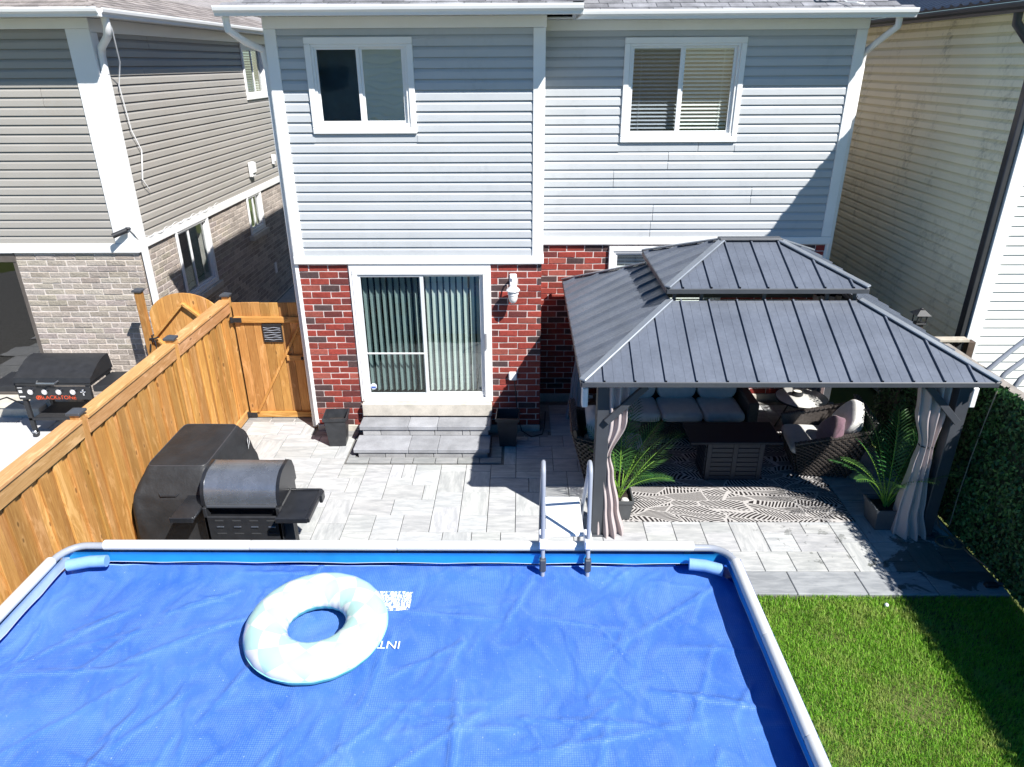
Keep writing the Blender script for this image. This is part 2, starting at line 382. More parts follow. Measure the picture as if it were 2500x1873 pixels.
# darker border stones: along the lawn, the house, the steps and the gate
def border(x0, x1, y0, y1, col, zt=.034):
    m = MB().cbox(x0+.004, x1-.004, y0+.004, y1-.004, .006, zt, .006); return m.build('border_stone', PAVER, patio, color=col)
x = 4.46
while x < 8.1:
    x1 = min(x+.73, 8.12); q = rg.uniform(.60, .70); border(x, x1, -3.56, -3.19, (q*.98, q, q*1.03)); x = x1
x = -1.2
while x < 4.46: x1 = x+.73; border(x, min(x1, 4.46), -3.56, -3.19, (.63, .645, .66)); x = x1
for k in range(7):
    a = .62+k*.309; border(a, min(a+.309, 2.78), -.93, -.78, tone(rg, .56, .64))
for (a, c) in ((-.62, -.93),): pass
for a, c in ((.62, .72), (2.62, 2.78)):
    for k in range(2): border(a, c, -.78+k*.3, -.48+k*.3, tone(rg, .52, .6))
for a, c in ((-.02, .3), (.3, .62), (2.78, 3.1), (3.1, 3.45)): border(a, c, -.19, .0, tone(rg, .48, .58))
for k in range(3): border(3.34, 3.50, .0+k*.3, .3+k*.3, tone(rg, .48, .56))
for k in range(3): border(-1.2+k*.37, -.83+k*.37 if k < 2 else -.11, .27, .44, tone(rg, .52, .62))
for k in range(9): border(-1.2, -1.065, .27-(k+1)*.37, .27-k*.37, tone(rg, .62, .72))
# neighbour's pavers (big pale slabs)
for i in range(9):
    for j in range(8):
        xx = -1.40-(i+1)*.61+(.3 if j % 2 else 0); yy = .95-(j+1)*.46
        if xx+.6 > -1.36: continue
        m = MB().cbox(xx+.004, xx+.606, yy+.004, yy+.456, .006, .03, .005); m.build('paver', PAVER_N, npatio, color=tone(rg, .93, 1.05))

# ================================================================== shared house pieces
def mapped(mb, facing, off):
    """author facing -y (a, depth, z); turn to another facing with the wall plane at off"""
    if facing == '-y': mb.v = [(p[0], p[1]+off, p[2]) for p in mb.v]
    elif facing == '+x': mb.v = [(off-p[1], p[0], p[2]) for p in mb.v]
    elif facing == '-x': mb.v = [(off+p[1], p[0], p[2]) for p in mb.v]
    elif facing == '+y': mb.v = [(p[0], off-p[1], p[2]) for p in mb.v]
    return mb
ROT = {'-y': 0, '+x': math.pi/2, '-x': -math.pi/2, '+y': math.pi}
def wall_core(mb, a0, a1, z0, z1, d0, d1, openings):
    xs = sorted({a0, a1, *[v for o in openings for v in o[:2]]}); zs = sorted({z0, z1, *[v for o in openings for v in o[2:]]})
    for i in range(len(xs)-1):
        for j in range(len(zs)-1):
            cx, cz = (xs[i]+xs[i+1])/2, (zs[j]+zs[j+1])/2
            if cx < a0 or cx > a1 or cz < z0 or cz > z1: continue
            if any(o[0] < cx < o[1] and o[2] < cz < o[3] for o in openings): continue
            mb.box(xs[i], xs[i+1], d0, d1, zs[j], zs[j+1])
    return mb
SIDH = .1213
def lap_profile(h, c0, c1):
    def d(z):
        q = z/h
        return .021-.003*q/.62 if q < .62 else .018-.017*(q-.62)/.38
    zs = sorted({c0, c1, *[z for z in (.62*h,) if c0 < z < c1]})
    return [(.0, c0)] + [(-d(z), z) for z in zs] + [(.0, c1)]
SID_CACHE = {}
def siding(parent, mat, facing, off, a0, a1, z0, z1, openings=(), h=SIDH, seed=1, joint=.0, deep=1.):
    rs = random.Random(seed); z = z0
    key = (mat.name, h)
    if key not in SID_CACHE: SID_CACHE[key] = MB().prism(lap_profile(h, 0, h), 'x', 0, 1).mesh('siding_board', mat)
    row = 0; jx = None
    def emit(p, q, zl, c0, c1):
        if q-p < .01: return
        col = (rs.uniform(.965, 1.015),)*3; dy = rs.uniform(0, .0022)
        if c0 <= .001 and c1 >= h-.001:
            sgn = {'-y': (p, off+dy, zl), '+x': (off-dy, p, zl), '-x': (off+dy, q, zl), '+y': (q, off-dy, zl)}[facing]
            put('siding_board', SID_CACHE[key], parent, sgn, scale=(q-p, deep, 1), rot=(0, 0, ROT[facing]), color=col)
        elif c1-c0 > .004:
            m = MB().prism(lap_profile(h, c0, c1), 'x', p, q); m.v = [(u[0], u[1], u[2]+zl) for u in m.v]
            mapped(m, facing, off).build('siding_board', mat, parent, color=col)
    while z < z1-.01:
        top = min(h, z1-z); segs = [(a0, a1, 0., top)]
        for o in openings:
            new = []
            for p, q, c0, c1 in segs:
                lo, hi = o[2]-z, o[3]-z
                if hi <= c0 or lo >= c1 or o[1] <= p or o[0] >= q: new.append((p, q, c0, c1)); continue
                if o[0] > p: new.append((p, o[0], c0, c1))
                if o[1] < q: new.append((o[1], q, c0, c1))
                mp, mq = max(p, o[0]), min(q, o[1])
                if lo > c0: new.append((mp, mq, c0, lo))
                if hi < c1: new.append((mp, mq, hi, c1))
            segs = new
        if joint and row % 2 == 0: jx = rs.uniform(a0+.3, a1-.3) if rs.random() < joint else None
        for p, q, c0, c1 in segs:
            if jx and p+.25 < jx < q-.25: emit(p, jx-.007, z, c0, c1); emit(jx, q, z, c0, c1)
            else: emit(p, q, z, c0, c1)
        z += h; row += 1
def brick_meshes(L, H, D, mat, name, chips, n=5):
    out = []
    for k in range(n):
        m = MB().cbox(-L/2, L/2, 0, D, 0, H, chips); rj = random.Random(40+k)
        m.v = [(p[0]+rj.uniform(-.0035, .0035), p[1]+(rj.uniform(-.0035, .002) if p[1] < D*.3 else 0), p[2]+rj.uniform(-.003, .003)) for p in m.v]
        out.append(m.mesh(name, mat))
    return out
def brick_specs(a0, a1, z0, z1, L, H, joint, openings, rnd, tagged):
    specs = []; row = 0; z = z0
    while z+H*.55 < z1:
        hh = min(H, z1-z-.003); a = a0 - (L+joint)*(.5 if row % 2 else 0) + 0
        while a < a1-.02:
            p, q = max(a, a0), min(a+L, a1); segs = [(p, q)]
            for o in openings:
                if z+hh*.5 > o[2] and z+hh*.5 < o[3]:
                    segs = [s for (p_, q_) in segs for s in ((p_, min(q_, o[0])), (max(p_, o[1]), q_)) if s[1]-s[0] > .02]
            for p_, q_ in segs:
                if q_-p_ > .03: specs.append((p_, q_, z, hh, tagged))
            a += L+joint
        z += H+joint; row += 1
    return specs
def lay_bricks(parent, facing, off, specs, meshes, L, H, D, colfn, rnd, mixmat, budget, stuffs):
    for (p, q, z, hh, vis) in specs:
        c = (p+q)/2; dy = rnd.uniform(-.003, .003)
        if vis and budget[0] > 0:
            loc = {'-y': (c, off+dy, z), '+x': (off-dy, c, z), '-x': (off+dy, c, z)}[facing]
            put('brick', meshes[rnd.randrange(len(meshes))], parent, loc, scale=((q-p)/L*(1 if rnd.random() < .5 else 1), 1, hh/H), rot=(0, 0, ROT[facing]), color=colfn(rnd)); budget[0] -= 1
        else:
            m = MB().cbox(p, q, dy, D+dy, z, z+hh, .005); mapped(m, facing, off); stuffs.add(m.v, m.f)
def gutter_poly(h=.10):   # (depth, z): depth negative = outward
    return [(0, 0), (-.075, 0), (-.085, .03), (-.112, .055), (-.12, .085), (-.12, .105), (-.105, .105), (-.10, .094), (0, .094)]
def shingles(parent, mat, facing, off, a0, a1, z0, slope, rows, seed, cols, hip0=0., hip1=0., expo=.143, tab=.305):
    """tabs on a roof plane rising inward from the eave"""
    rs = random.Random(seed); me = MB(); L = tab
    ca, sa = math.cos(math.atan(slope)), math.sin(math.atan(slope))
    me.add([(-L/2+.004, 0, .0), (L/2-.004, 0, .0), (L/2-.004, expo*1.25, -.006), (-L/2+.004, expo*1.25, -.006),
            (-L/2+.004, 0, .009), (L/2-.004, 0, .009), (L/2-.004, expo*1.25, 0), (-L/2+.004, expo*1.25, 0)],
           [(0, 3, 2, 1), (4, 5, 6, 7), (0, 1, 5, 4), (1, 2, 6, 5), (2, 3, 7, 6), (3, 0, 4, 7)])
    mesh = me.mesh('shingle', mat); tilt = math.atan(slope)
    for r in range(rows):
        s = r*expo; p = a0 + hip0*s*ca + (tab*.5 if r % 2 else tab*.15)*1; q = a1 - hip1*s*ca
        a = p - tab + tab/2
        while a < q:
            l, rr = max(a-tab/2, p-tab*.5 if not hip0 else p), min(a+tab/2, q)
            if rr-l > .05:
                c = (l+rr)/2; dep = s*ca; zz = z0+s*sa+.006
                loc = {'-y': (c, off+dep, zz), '+x': (off-dep, c, zz), '-x': (off+dep, c, zz)}[facing]
                o = put('shingle', mesh, parent, loc, scale=((rr-l)/tab, 1, 1), color=cols(rs)); o.rotation_euler = (Matrix.Rotation(ROT[facing], 3, 'Z') @ Matrix.Rotation(tilt, 3, 'X')).to_euler()
            a += tab
def window(parent, facing, off, a0, a1, z0, z1, trim=.07, split=.5, screen='L', pane_mats=None, blinds=None, sill=False, wmat=None, name='window', back=None):
    wm = wmat or WHITE
    def B(): return MB()
    def bld(mb, nm, mat, par, **k): return mapped(mb, facing, off).build(nm, mat, par, **k)
    f = B(); d = -.036
    f.cbox(a0, a1, d, .0, z1-trim, z1, .006).cbox(a0, a1, d, .0, z0, z0+trim, .006).cbox(a0, a0+trim, d, .0, z0+trim+.001, z1-trim-.001, .006).cbox(a1-trim, a1, d, .0, z0+trim+.001, z1-trim-.001, .006)
    w = bld(f, name, wm, parent)
    i0, i1, j0, j1 = a0+trim, a1-trim, z0+trim, z1-trim
    f = B(); s = .045
    f.cbox(i0, i1, -.02, .07, j1-s*.7, j1, .004).cbox(i0, i1, -.025, .07, j0, j0+s, .004).cbox(i0, i0+s*.7, -.018, .07, j0+s, j1-s*.7, .004).cbox(i1-s*.7, i1, -.018, .07, j0+s, j1-s*.7, .004)
    bld(f, 'frame', wm, w)
    m = i0+(i1-i0)*split
    pm = pane_mats or (SCREEN, GLASS)
    for k, (p, q) in enumerate(((i0+s*.7, m), (m, i1-s*.7))):
        f = B(); e = .028; dd = .0 if k == 0 else .02
        f.cbox(p, q, dd, dd+.03, j1-s*.7-e, j1-s*.7, .003).cbox(p, q, dd, dd+.03, j0+s, j0+s+e, .003).cbox(p, p+e, dd+.001, dd+.029, j0+s+e, j1-s*.7-e, .003).cbox(q-e*1.5, q, dd+.001, dd+.029, j0+s+e, j1-s*.7-e, .003)
        bld(f, 'sash', wm, w)
        f = B(); f.box(p+e, q-e*1.5, dd+.014, dd+.018, j0+s+e, j1-s*.7-e); bld(f, 'pane', pm[k], w)
    if blinds == 'venetian':
        n = int((j1-j0-.06)/.05); me = MB().grid(lambda u, v_: ((u-.5), -.018+.036*v_, -.014+.028*v_+.004*math.sin(v_*math.pi)), 2, 4)
        mesh = me.mesh('blind_slat', BLIND)
        for k in range(n):
            c = (i0+i1)/2; zz = j0+.06+k*.05
            loc = {'-y': (c, off+.12, zz), '+x': (off-.12, c, zz), '-x': (off+.12, c, zz)}[facing]
            put('blind_slat', mesh, w, loc, scale=(i1-i0-.07, 1, 1), rot=(0, 0, ROT[facing]))
        f = B().cbox(i0+.03, i1-.03, .09, .15, j1-.06, j1-.02, .004).cbox(i0+.03, i1-.03, .1, .14, j0+.03, j0+.05, .004); bld(f, 'blind_rail', BLIND, w)
        f = B()
        for q in (.12, .5, .88): f.box(i0+(i1-i0)*q-.002, i0+(i1-i0)*q+.002, .094, .097, j0+.04, j1-.04)
        bld(f, 'blind_cord', BLIND, w)
    if sill:
        f = B().cbox(a0-.06, a1+.06, -.09, .02, z0-.11, z0-.002, .01); bld(f, 'sill', CONCRETE, w)
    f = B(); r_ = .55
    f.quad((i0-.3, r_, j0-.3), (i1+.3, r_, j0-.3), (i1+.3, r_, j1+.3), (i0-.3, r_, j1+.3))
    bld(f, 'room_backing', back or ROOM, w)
    return w
BLIND = M('blind_white', (.78, .78, .75), .55, var=.04)
VBLIND = M('vertical_blind_vinyl', (.72, .76, .73), .5, var=.05)
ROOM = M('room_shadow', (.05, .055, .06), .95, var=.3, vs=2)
# ================================================================== the house
house = thing('house', 'pale blue-grey sided house with red brick ground floor and projecting bay', 'house', (3.8, 1.1, 0))
BX1, MX1, SET = 3.33, 7.60, 1.10
rb = random.Random(3)
def red_col(r):
    q = r.random(); s = r.uniform(.86, 1.12)
    if q < .20: return (.095*s, .058*s, .057*s)
    if q < .34: return (.17*s, .045*s, .041*s)
    if q < .42: return (.37*s, .10*s, .075*s)
    return (.315*s*r.uniform(.86, 1.12), .058*s, .043*s)
WL = (.4477, 1.7472, 4.2597, 5.3491)      # outer trim of the bay window
WR = (4.43, 6.05, 4.035, 5.36)
W2 = (4.36, 6.1, 1.15, 2.56)              # ground floor window behind the gazebo
DOOR = (.74, 2.60, .53, 2.51)
op_b = [(WL[0]+.05, WL[1]-.05, WL[2]+.05, WL[3]-.05), (DOOR[0]+.03, DOOR[1]-.03, DOOR[2]-.02, DOOR[3]+.02)]
op_m = [(WR[0]+.05, WR[1]-.05, WR[2]+.05, WR[3]-.05), (W2[0]+.05, W2[1]-.05, W2[2]+.05, W2[3]-.05)]
m = MB()
wall_core(m, .012, BX1-.012, .0, 5.6, .0172, .2, op_b); wall_core(m, BX1-.012, MX1-.012, .0, 5.6, SET+.0172, SET+.2, op_m)
m.box(BX1-.16, BX1-.012, .2, SET+.0172, 0, 5.6).box(.012, .16, .2, 9, 0, 5.6).box(MX1-.16, MX1-.012, SET+.2, 9, 0, 5.6).box(.0, MX1, 8.9, 9, 0, 5.6)
m.build('wall', MORTAR, house)
# concrete foundation, band boards, corner posts, frieze boards
m = MB().cbox(.0, BX1-.002, .0, .033, -.03, .125, .006).cbox(BX1, MX1-.005, SET+.0, SET+.033, -.03, .125, .006); m.build('foundation', CONCRETE, house)
def trimboard(nm, *boxes):
    m = MB()
    for q in boxes: m.cbox(*q, .005)
    return m.build(nm, WHITE, house)
trimboard('band_board', (-.02, BX1+.022, -.034, .03, 2.594, 2.70)); trimboard('band_board', (BX1+.0, MX1+.02, SET-.034, SET+.03, 2.594, 2.70))
trimboard('frieze_board', (-.02, BX1+.022, -.03, .03, 5.442, 5.572)); trimboard('frieze_board', (BX1+.0, MX1+.02, SET-.03, SET+.03, 5.442, 5.572))
for (x0, x1, y) in ((-.012, .125, 0), (BX1-.135, BX1+.012, 0), (MX1-.13, MX1+.012, SET)):
    trimboard('corner_post', (x0, x1, y-.026, y+.03, 2.702, 5.440))
trimboard('corner_post', (-.02, -.0135, -.02, .12, 2.702, 5.44))
siding(house, SIDE_BLUE, '-y', .028-.012, .125, BX1-.135, 2.702, 5.440, [WL], seed=4, deep=1.4)
siding(house, SIDE_BLUE, '-y', SET+.016, BX1+.002, MX1-.13, 2.702, 5.440, [WR], seed=9, joint=.75, deep=1.4)
# return wall of the bay, facing the gazebo
siding(house, SIDE_BLUE, '+x', BX1-.012, .035, SET-.002, 2.702, 5.440, seed=14)
m = MB().cbox(.031, SET-.036, -.022, .012, 2.594, 2.70, .005); mapped(m, '+x', BX1).build('band_board', WHITE, house)
# brickwork
H, L, J, D = .0835, .257, .0107, .06
BM = brick_meshes(L, H, D, BRICK_RED, 'brick', .006); bud = [292]; st = MB(); rb2 = random.Random(22)
A = brick_specs(.025, DOOR[0]-.004, .13, 2.592, L, H, J, (), rb2, True); A2 = brick_specs(DOOR[1]+.004, BX1-.004, .13, 2.592, L, H, J, (), rb2, True)
lay_bricks(house, '-y', .012, A+A2, BM, L, H, D, red_col, rb2, None, bud, st)
A = brick_specs(BX1+.004, W2[0]-.004, .13, 2.592, L, H, J, (), rb2, True); A.sort(key=lambda s: -s[2])
lay_bricks(house, '-y', SET+.012, A, BM, L, H, D, red_col, rb2, None, bud, st)
A = brick_specs(W2[0]-.004, MX1-.01, .13, 2.592, L, H, J, [(W2[0]-.004, W2[1]+.004, W2[2]-.08, 2.6)], rb2, False)
lay_bricks(house, '-y', SET+.012, A, BM, L, H, D, red_col, rb2, None, bud, st)
A = brick_specs(.075, SET-.004, .13, 2.592, L, H, J, (), rb2, False)
lay_bricks(house, '+x', BX1-.007, A, BM, L, H, D, red_col, rb2, None, bud, st)
tag(st.build('brickwork', BRICK_RED_MIX, house), kind='stuff')
# windows
GLASS_L = GLASS_REFL
window(house, '-y', .0, *WL, trim=.075, split=.5, pane_mats=(SCREEN, GLASS_REFL), back=M('teal_backing', (.15, .30, .37), .9, var=.2))  # teal tint of the left pane is put into the backing colour
window(house, '-y', SET, *WR, trim=.075, split=.49, pane_mats=(glass('screen_over_blind', (.74, .77, .80), .03, refl=.8), GLASS), blinds='venetian')
window(house, '-y', SET, *W2, trim=.07, split=.5, pane_mats=(GLASS, GLASS), blinds='venetian')
# patio door
dm = MB(); x0, x1, z0, z1 = DOOR; fw = .075
dm.cbox(x0, x1, -.022, .09, z1-fw*.9, z1, .006).cbox(x0, x1, -.03, .09, z0, z0+.06, .006).cbox(x0, x0+fw, -.02, .09, z0+.061, z1-fw*.9-.001, .006).cbox(x1-fw, x1, -.02, .09, z0+.061, z1-fw*.9-.001, .006).cbox(x0-.035, x0, -.012, .03, z0, z1+.08, .003).cbox(x1, x1+.035, -.012, .03, z0, z1+.08, .003).cbox(x0-.034, x1+.034, -.013, .03, z1+.001, z1+.081, .003)
door = dm.build('patio_door', WHITE, house)
xm = (x0+x1)/2
for k, (p, q, dd) in enumerate(((x0+fw, xm+.04, .0), (xm-.03, x1-fw, .03))):
    f = MB(); e = .05; zl, zh = z0+.062, z1-fw*.9-.002
    f.cbox(p, q, dd, dd+.03, zh-e*.7, zh, .004).cbox(p, q, dd, dd+.03, zl, zl+e*1.4, .004).cbox(p, p+e*.7, dd+.001, dd+.029, zl+e*1.4, zh-e*.7, .003).cbox(q-e, q, dd+.001, dd+.029, zl+e*1.4, zh-e*.7, .003)
    f.build('sash', WHITE if k else M('grey_screen_frame', (.62, .64, .65), .4, var=.04), door)
    MB().box(p+e*.7, q-e, dd+.014, dd+.018, zl+e*1.4, zh-e*.7).build('pane', (glass('door_screen', (.66, .72, .72), .03, refl=1.0), glass('door_glass', (.92, .965, .95), refl=2.6))[k], door)
vb = MB(); 
slat = MB().grid(lambda u, v_: ((u-.5)*.089, .012*math.cos((u-.5)*3.1)-.0, v_), 5, 2).mesh('vertical_slat', VBLIND, smooth='all')
k = 0; xx = x0+fw+.05
while xx < x1-fw-.02:
    put('vertical_slat', slat, door, (xx, .17, z0+.1), scale=(1, 1, z1-z0-.22), rot=(0, 0, R(60 if xx < xm else 50)+rb.uniform(-.09, .09))); xx += .088
MB().cbox(x0+fw, x1-fw, .14, .2, z1-.14, z1-.08, .004).build('blind_rail', BLIND, door)
MB().tube([(x0+fw+.03, .008, 1.28), (xm, .008, 1.28)], .012, 8).build('safety_bar', WHITE, door)
m = MB().cbox(x1-fw+.016, x1-fw+.04, -.045, -.02, 1.36, 1.60, .006); m.build('handle', M('door_pull_grey', (.5, .52, .54), .3, metal=.6), door)
m = MB(); m.prism([(.895+.048*math.cos(R(22.5+45*i)), .765+.048*math.sin(R(22.5+45*i))) for i in range(8)], 'y', -.0035, .010); o = m.build('security_sticker', M('sticker_white', (.72, .76, .86), .4), door)
MB().box(.862, .928, -.0055, -.004, .737, .767).build('sticker_band', M('sticker_blue', (.06, .12, .42), .4), door)
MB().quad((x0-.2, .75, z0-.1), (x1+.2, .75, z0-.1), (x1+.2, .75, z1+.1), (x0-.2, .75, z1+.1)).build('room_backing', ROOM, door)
MB().quad((x0-.2, .1, z0+.05), (x1+.2, .1, z0+.05), (x1+.2, .75, z0+.05), (x0-.2, .75, z0+.05)).build('room_floor', M('room_floor_wood', (.16, .10, .06), .5), door)
m = MB().cbox(x0-.02, x1+.02, -.10, .02, .33, .525, .008); m.build('door_sill', CONCRETE, house)
# soffit, fascia, gutter, downspouts, roof
m = MB().box(-.36, BX1+.40, -.445, -.032, 5.573, 5.585).box(BX1+.0, MX1+.36, SET-.445, SET-.032, 5.573, 5.585)
for k in range(34): m.box(-.3+k*.12, -.294+k*.12, -.44, -.04, 5.569, 5.573)
for k in range(33): m.box(BX1+.42+k*.12, BX1+.426+k*.12, SET-.44, SET-.04, 5.569, 5.573)
m.build('soffit', WHITE, house)
m = MB(); m.prism([(p[0]-.445, p[1]+5.552) for p in gutter_poly()], 'x', -.375, BX1+.41); m.build('gutter', WHITE, house)
m = MB(); m.prism([(p[0]+SET-.445, p[1]+5.552) for p in gutter_poly()], 'x', BX1+.36, MX1+.36); m.build('gutter', WHITE, house)
m = MB().cbox(BX1+.401, BX1+.42, -.44, SET-.45, 5.55, 5.66, .003); m.build('fascia', WHITE, house)
slope = .42
roof_m = MB()
def hip_roof(mb, xa, xb, ye, z, hipa, hipb, run=4.2):
    """slope rising inward from the eave line, hipped at either end"""
    zt = z+slope*run; ia = run if hipa else 0; ib = run if hipb else 0
    A, B, Cc, Dd = (xa, ye, z), (xb, ye, z), (xb-ib, ye+run, zt), (xa+ia, ye+run, zt)
    mb.quad(A, B, Cc, Dd)
    if hipa: mb.quad(A, Dd, (xa+ia, 10, zt), (xa, 10, z))
    if hipb: mb.quad(B, (xb, 10, z), (xb-ib, 10, zt), Cc)
    mb.quad((xa, ye, z-.03), (xb, ye, z-.03), (xb, 10, z-.03), (xa, 10, z-.03)).quad(A, B, (xb, ye, z-.03), (xa, ye, z-.03))
hip_roof(roof_m, -.37, BX1+.42, -.46, 5.645, True, False, 3.6); hip_roof(roof_m, BX1+.36, MX1+.36, SET-.46, 5.645, False, True, 3.6)
roof = roof_m.build('roof', SHINGLE, house)
def grey_sh(r): q = r.uniform(.62, 1.12); return (q, q, q*1.02)
shingles(roof, SHINGLE, '-y', -.53, -.38, BX1+.43, 5.652-.42*.07, slope, 4, 5, grey_sh, hip0=1.)
shingles(roof, SHINGLE, '-y', SET-.53, BX1+.36, MX1+.37, 5.652-.42*.07, slope, 6, 6, grey_sh, hip1=1.)
sp = MB(); sp.tube([(-.30, -.40, 5.56), (-.30, -.38, 5.42), (-.2, -.15, 5.30), (-.09, .1, 5.22), (-.075, .13, 5.0)], .042, 10)
sp.cbox(-.105, -.035, .09, .17, .05, 5.05, .012); sp.build('downspout', WHITE, house, smooth=True)
sp = MB(); sp.tube([(MX1+.2, SET-.42, 5.56), (MX1+.21, SET-.40, 5.46), (MX1+.14, SET-.1, 5.30), (MX1+.08, SET+.13, 5.16), (MX1+.075, SET+.15, 5.0)], .042, 10)
sp.cbox(MX1+.04, MX1+.11, SET+.1, SET+.18, .05, 5.02, .012); sp.build('downspout', WHITE, house, smooth=True)
m = MB().cbox(MX1-.035, MX1+.005, SET+.006, SET+.06, .125, 2.59, .004); m.build('brick_edge_trim', WHITE, house)
m = MB().cbox(-.03, .02, .006, .05, .125, 2.59, .004); m.build('brick_edge_trim', WHITE, house)
# antenna bracket on the roof edge
m = MB().tube([(6.88, .82, 5.80), (6.93, .86, 6.05), (6.98, .9, 6.3)], .014).tube([(6.8, .8, 5.79), (6.93, .86, 6.05)], .012).tube([(7.05, .8, 5.79), (6.93, .86, 6.05)], .012).cbox(6.8, 7.06, .78, .83, 5.775, 5.79, .003)
m.tube([(7.05, .82, 5.80), (7.12, .7, 5.73), (7.2, .6, 5.72), (7.3, .6, 5.70)], .009, 6); m.build('roof_bracket', PLASTIC_W, house)

# ------------------------------------------------------------------ steps
steps = thing('door_steps', 'two grey stone-slab steps below the sliding patio door', 'steps', (1.66, -.4, 0))
rs = random.Random(8)
for (y0, y1, zt, zb, cuts) in ((-.395, -.101, .318, .25, (.72, 1.42, 1.84, 2.61)), (-.775, -.36, .156, .09, (.70, 1.47, 1.88, 2.61))):
    for a, c in zip(cuts, cuts[1:]):
        q = rs.uniform(.88, 1.18); m = MB().cbox(a+.001, c-.001, y0, y1, zb, zt, .008); m.build('tread_slab', SLABGREY, steps, color=(q, q, q*1.02))
for (y0, zt, zb, cuts) in ((-.375, .248, .158, (.76, 1.02, 1.44, 1.80, 2.2, 2.31, 2.58)), (-.757, .088, .0, (.76, 1.14, 1.42, 1.82, 2.22, 2.58))):
    for a, c in zip(cuts, cuts[1:]):
        q = rs.uniform(1.05, 1.3); m = MB().cbox(a+.003, c-.003, y0, y0+.3, zb, zt, .006); m.build('riser_block', SLABGREY, steps, color=(q, q*.98, q*.95))

# ------------------------------------------------------------------ things on the house wall
lamp = thing('wall_lantern', 'white carriage lantern on the brick pillar beside the patio door', 'lantern', (2.94, 0, 2.25))
MB().cbox(2.89, 2.99, -.012, .012, 2.27, 2.45, .012).build('back_plate', PLASTIC_W, lamp)
MB().tube([(2.94, -.01, 2.36), (2.94, -.06, 2.44), (2.94, -.12, 2.47), (2.94, -.16, 2.43), (2.94, -.165, 2.36)], .012, 8).build('arm', PLASTIC_W, lamp, smooth=True)
MB().lathe([(.008, .15), (.02, .13), (.035, .10), (.085, .055), (.095, .04), (.09, .03), (.06, .025)], (2.94, -.165, 2.23), 20).build('hood', PLASTIC_W, lamp, smooth=True)
fr = M('frosted_glass', (.78, .77, .74), .25, var=.03)
MB().lathe([(.062, .025), (.066, -.02), (.062, -.08), (.045, -.125), (.02, -.145), (.005, -.15)], (2.94, -.165, 2.23), 20).build('globe', fr, lamp, smooth=True)
cg = MB()
for k in range(8):
    q = k*math.pi/4; cg.box(2.94+.068*math.cos(q)-.005, 2.94+.068*math.cos(q)+.005, -.165+.068*math.sin(q)-.005, -.165+.068*math.sin(q)+.005, 2.215, 2.262)
cg.lathe([(.068, -.018), (.073, -.018), (.073, -.006), (.068, -.006)], (2.94, -.165, 2.23), 20); cg.build('cage', PLASTIC_W, lamp)
ob = thing('outlet_box', 'small white outdoor socket cover with cable on brick pillar', 'socket', (2.93, 0, .9))
MB().cbox(2.87, 2.99, -.05, .012, .88, 1.0, .012).build('cover', PLASTIC_W, ob)
MB().tube([(2.95, -.03, .885), (2.98, -.06, .6), (3.0, -.05, .3), (3.06, -.12, .1), (3.2, -.2, .042), (3.36, -.12, .042), (3.4, .1, .042), (3.42, .32, .2)], .008, 6).build('cable', BLACKP, ob)

# ------------------------------------------------------------------ planters by the door
def square_planter(cx, cy, label, wob):
    p = thing('tall_planter', label, 'planter', (cx, cy, 0), R(wob), group='tall black planters flanking the steps', local=True)
    def ring(w, z): return [(-w, -w, z), (w, -w, z), (w, w, z), (-w, w, z)]
    m = MB(); rows = [ring(.115, .035), ring(.15, .45), ring(.168, .455), ring(.17, .50), ring(.155, .503), ring(.145, .44), ring(.13, .36)]
    for r_ in rows: m.v += r_
    for i in range(len(rows)-1):
        for k in range(4): m.f.append((i*4+k, i*4+(k+1) % 4, (i+1)*4+(k+1) % 4, (i+1)*4+k)); m.m.append(0)
    m.f.append((3, 2, 1, 0)); m.m.append(0)
    me = m; me.build('body', M('planter_black_resin', (.03, .032, .036), .42, var=.3, vs=8) if 'planter_black_resin' not in MATS else MATS['planter_black_resin'], p)
    MB().box(-.13, .13, -.13, .13, .36, .37).build('soil', SOIL, p)
    return p
square_planter(.40, -.36, 'tall empty black square planter in sun left of the steps', 4)
square_planter(2.86, -.36, 'tall black square planter in shade below the socket box', -2)
# ================================================================== the neighbour on the left
nb = thing('neighbour_house', 'taupe sided house with rough beige brick on the far side of the wooden fence', 'house', (-5, 1.0, 0))
NX1, NY0 = -2.67, 1.0
NW1 = (2.2, 3.5, 1.36, 2.58); NW2 = (5.5, 6.35, 1.76, 2.58); NW3 = (6.42, 7.72, 4.38, 5.45); NDOOR = (-6.6, -4.56, .2, 2.36)
m = MB(); wall_core(m, -12, NX1-.012, 0, 5.6, NY0+.0172, NY0+.2, [(NDOOR[0], NDOOR[1], NDOOR[2], NDOOR[3])])
m2 = MB(); wall_core(m2, NY0+.2, 12, 0, 5.6, .0172, .2, [tuple(q+(.05 if i % 2 == 0 else -.05) for i, q in enumerate(w)) for w in (NW1, NW2, NW3)]); mapped(m2, '+x', NX1); m.add(m2.v, m2.f)
m.build('wall', MORTAR_BEIGE, nb)
def nboard(nm, facing, off, *boxes):
    m = MB()
    for q in boxes: m.cbox(*q, .005)
    return mapped(m, facing, off).build(nm, WHITE, nb)
nboard('band_board', '-y', NY0, (-12, NX1+.034, -.036, .03, 2.51, 2.645)); nboard('band_board', '+x', NX1, (NY0+.001, 12, -.034, .03, 2.535, 2.665))
nboard('frieze_board', '-y', NY0, (-12, NX1+.03, -.03, .03, 5.50, 5.63)); nboard('frieze_board', '+x', NX1, (NY0+.001, 12, -.03, .03, 5.46, 5.63))
nboard('corner_post', '-y', NY0, (NX1-.30, NX1+.024, -.025, .03, 2.647, 5.498)); nboard('corner_post', '+x', NX1, (NY0+.002, NY0+.16, -.022, .03, 2.667, 5.458))
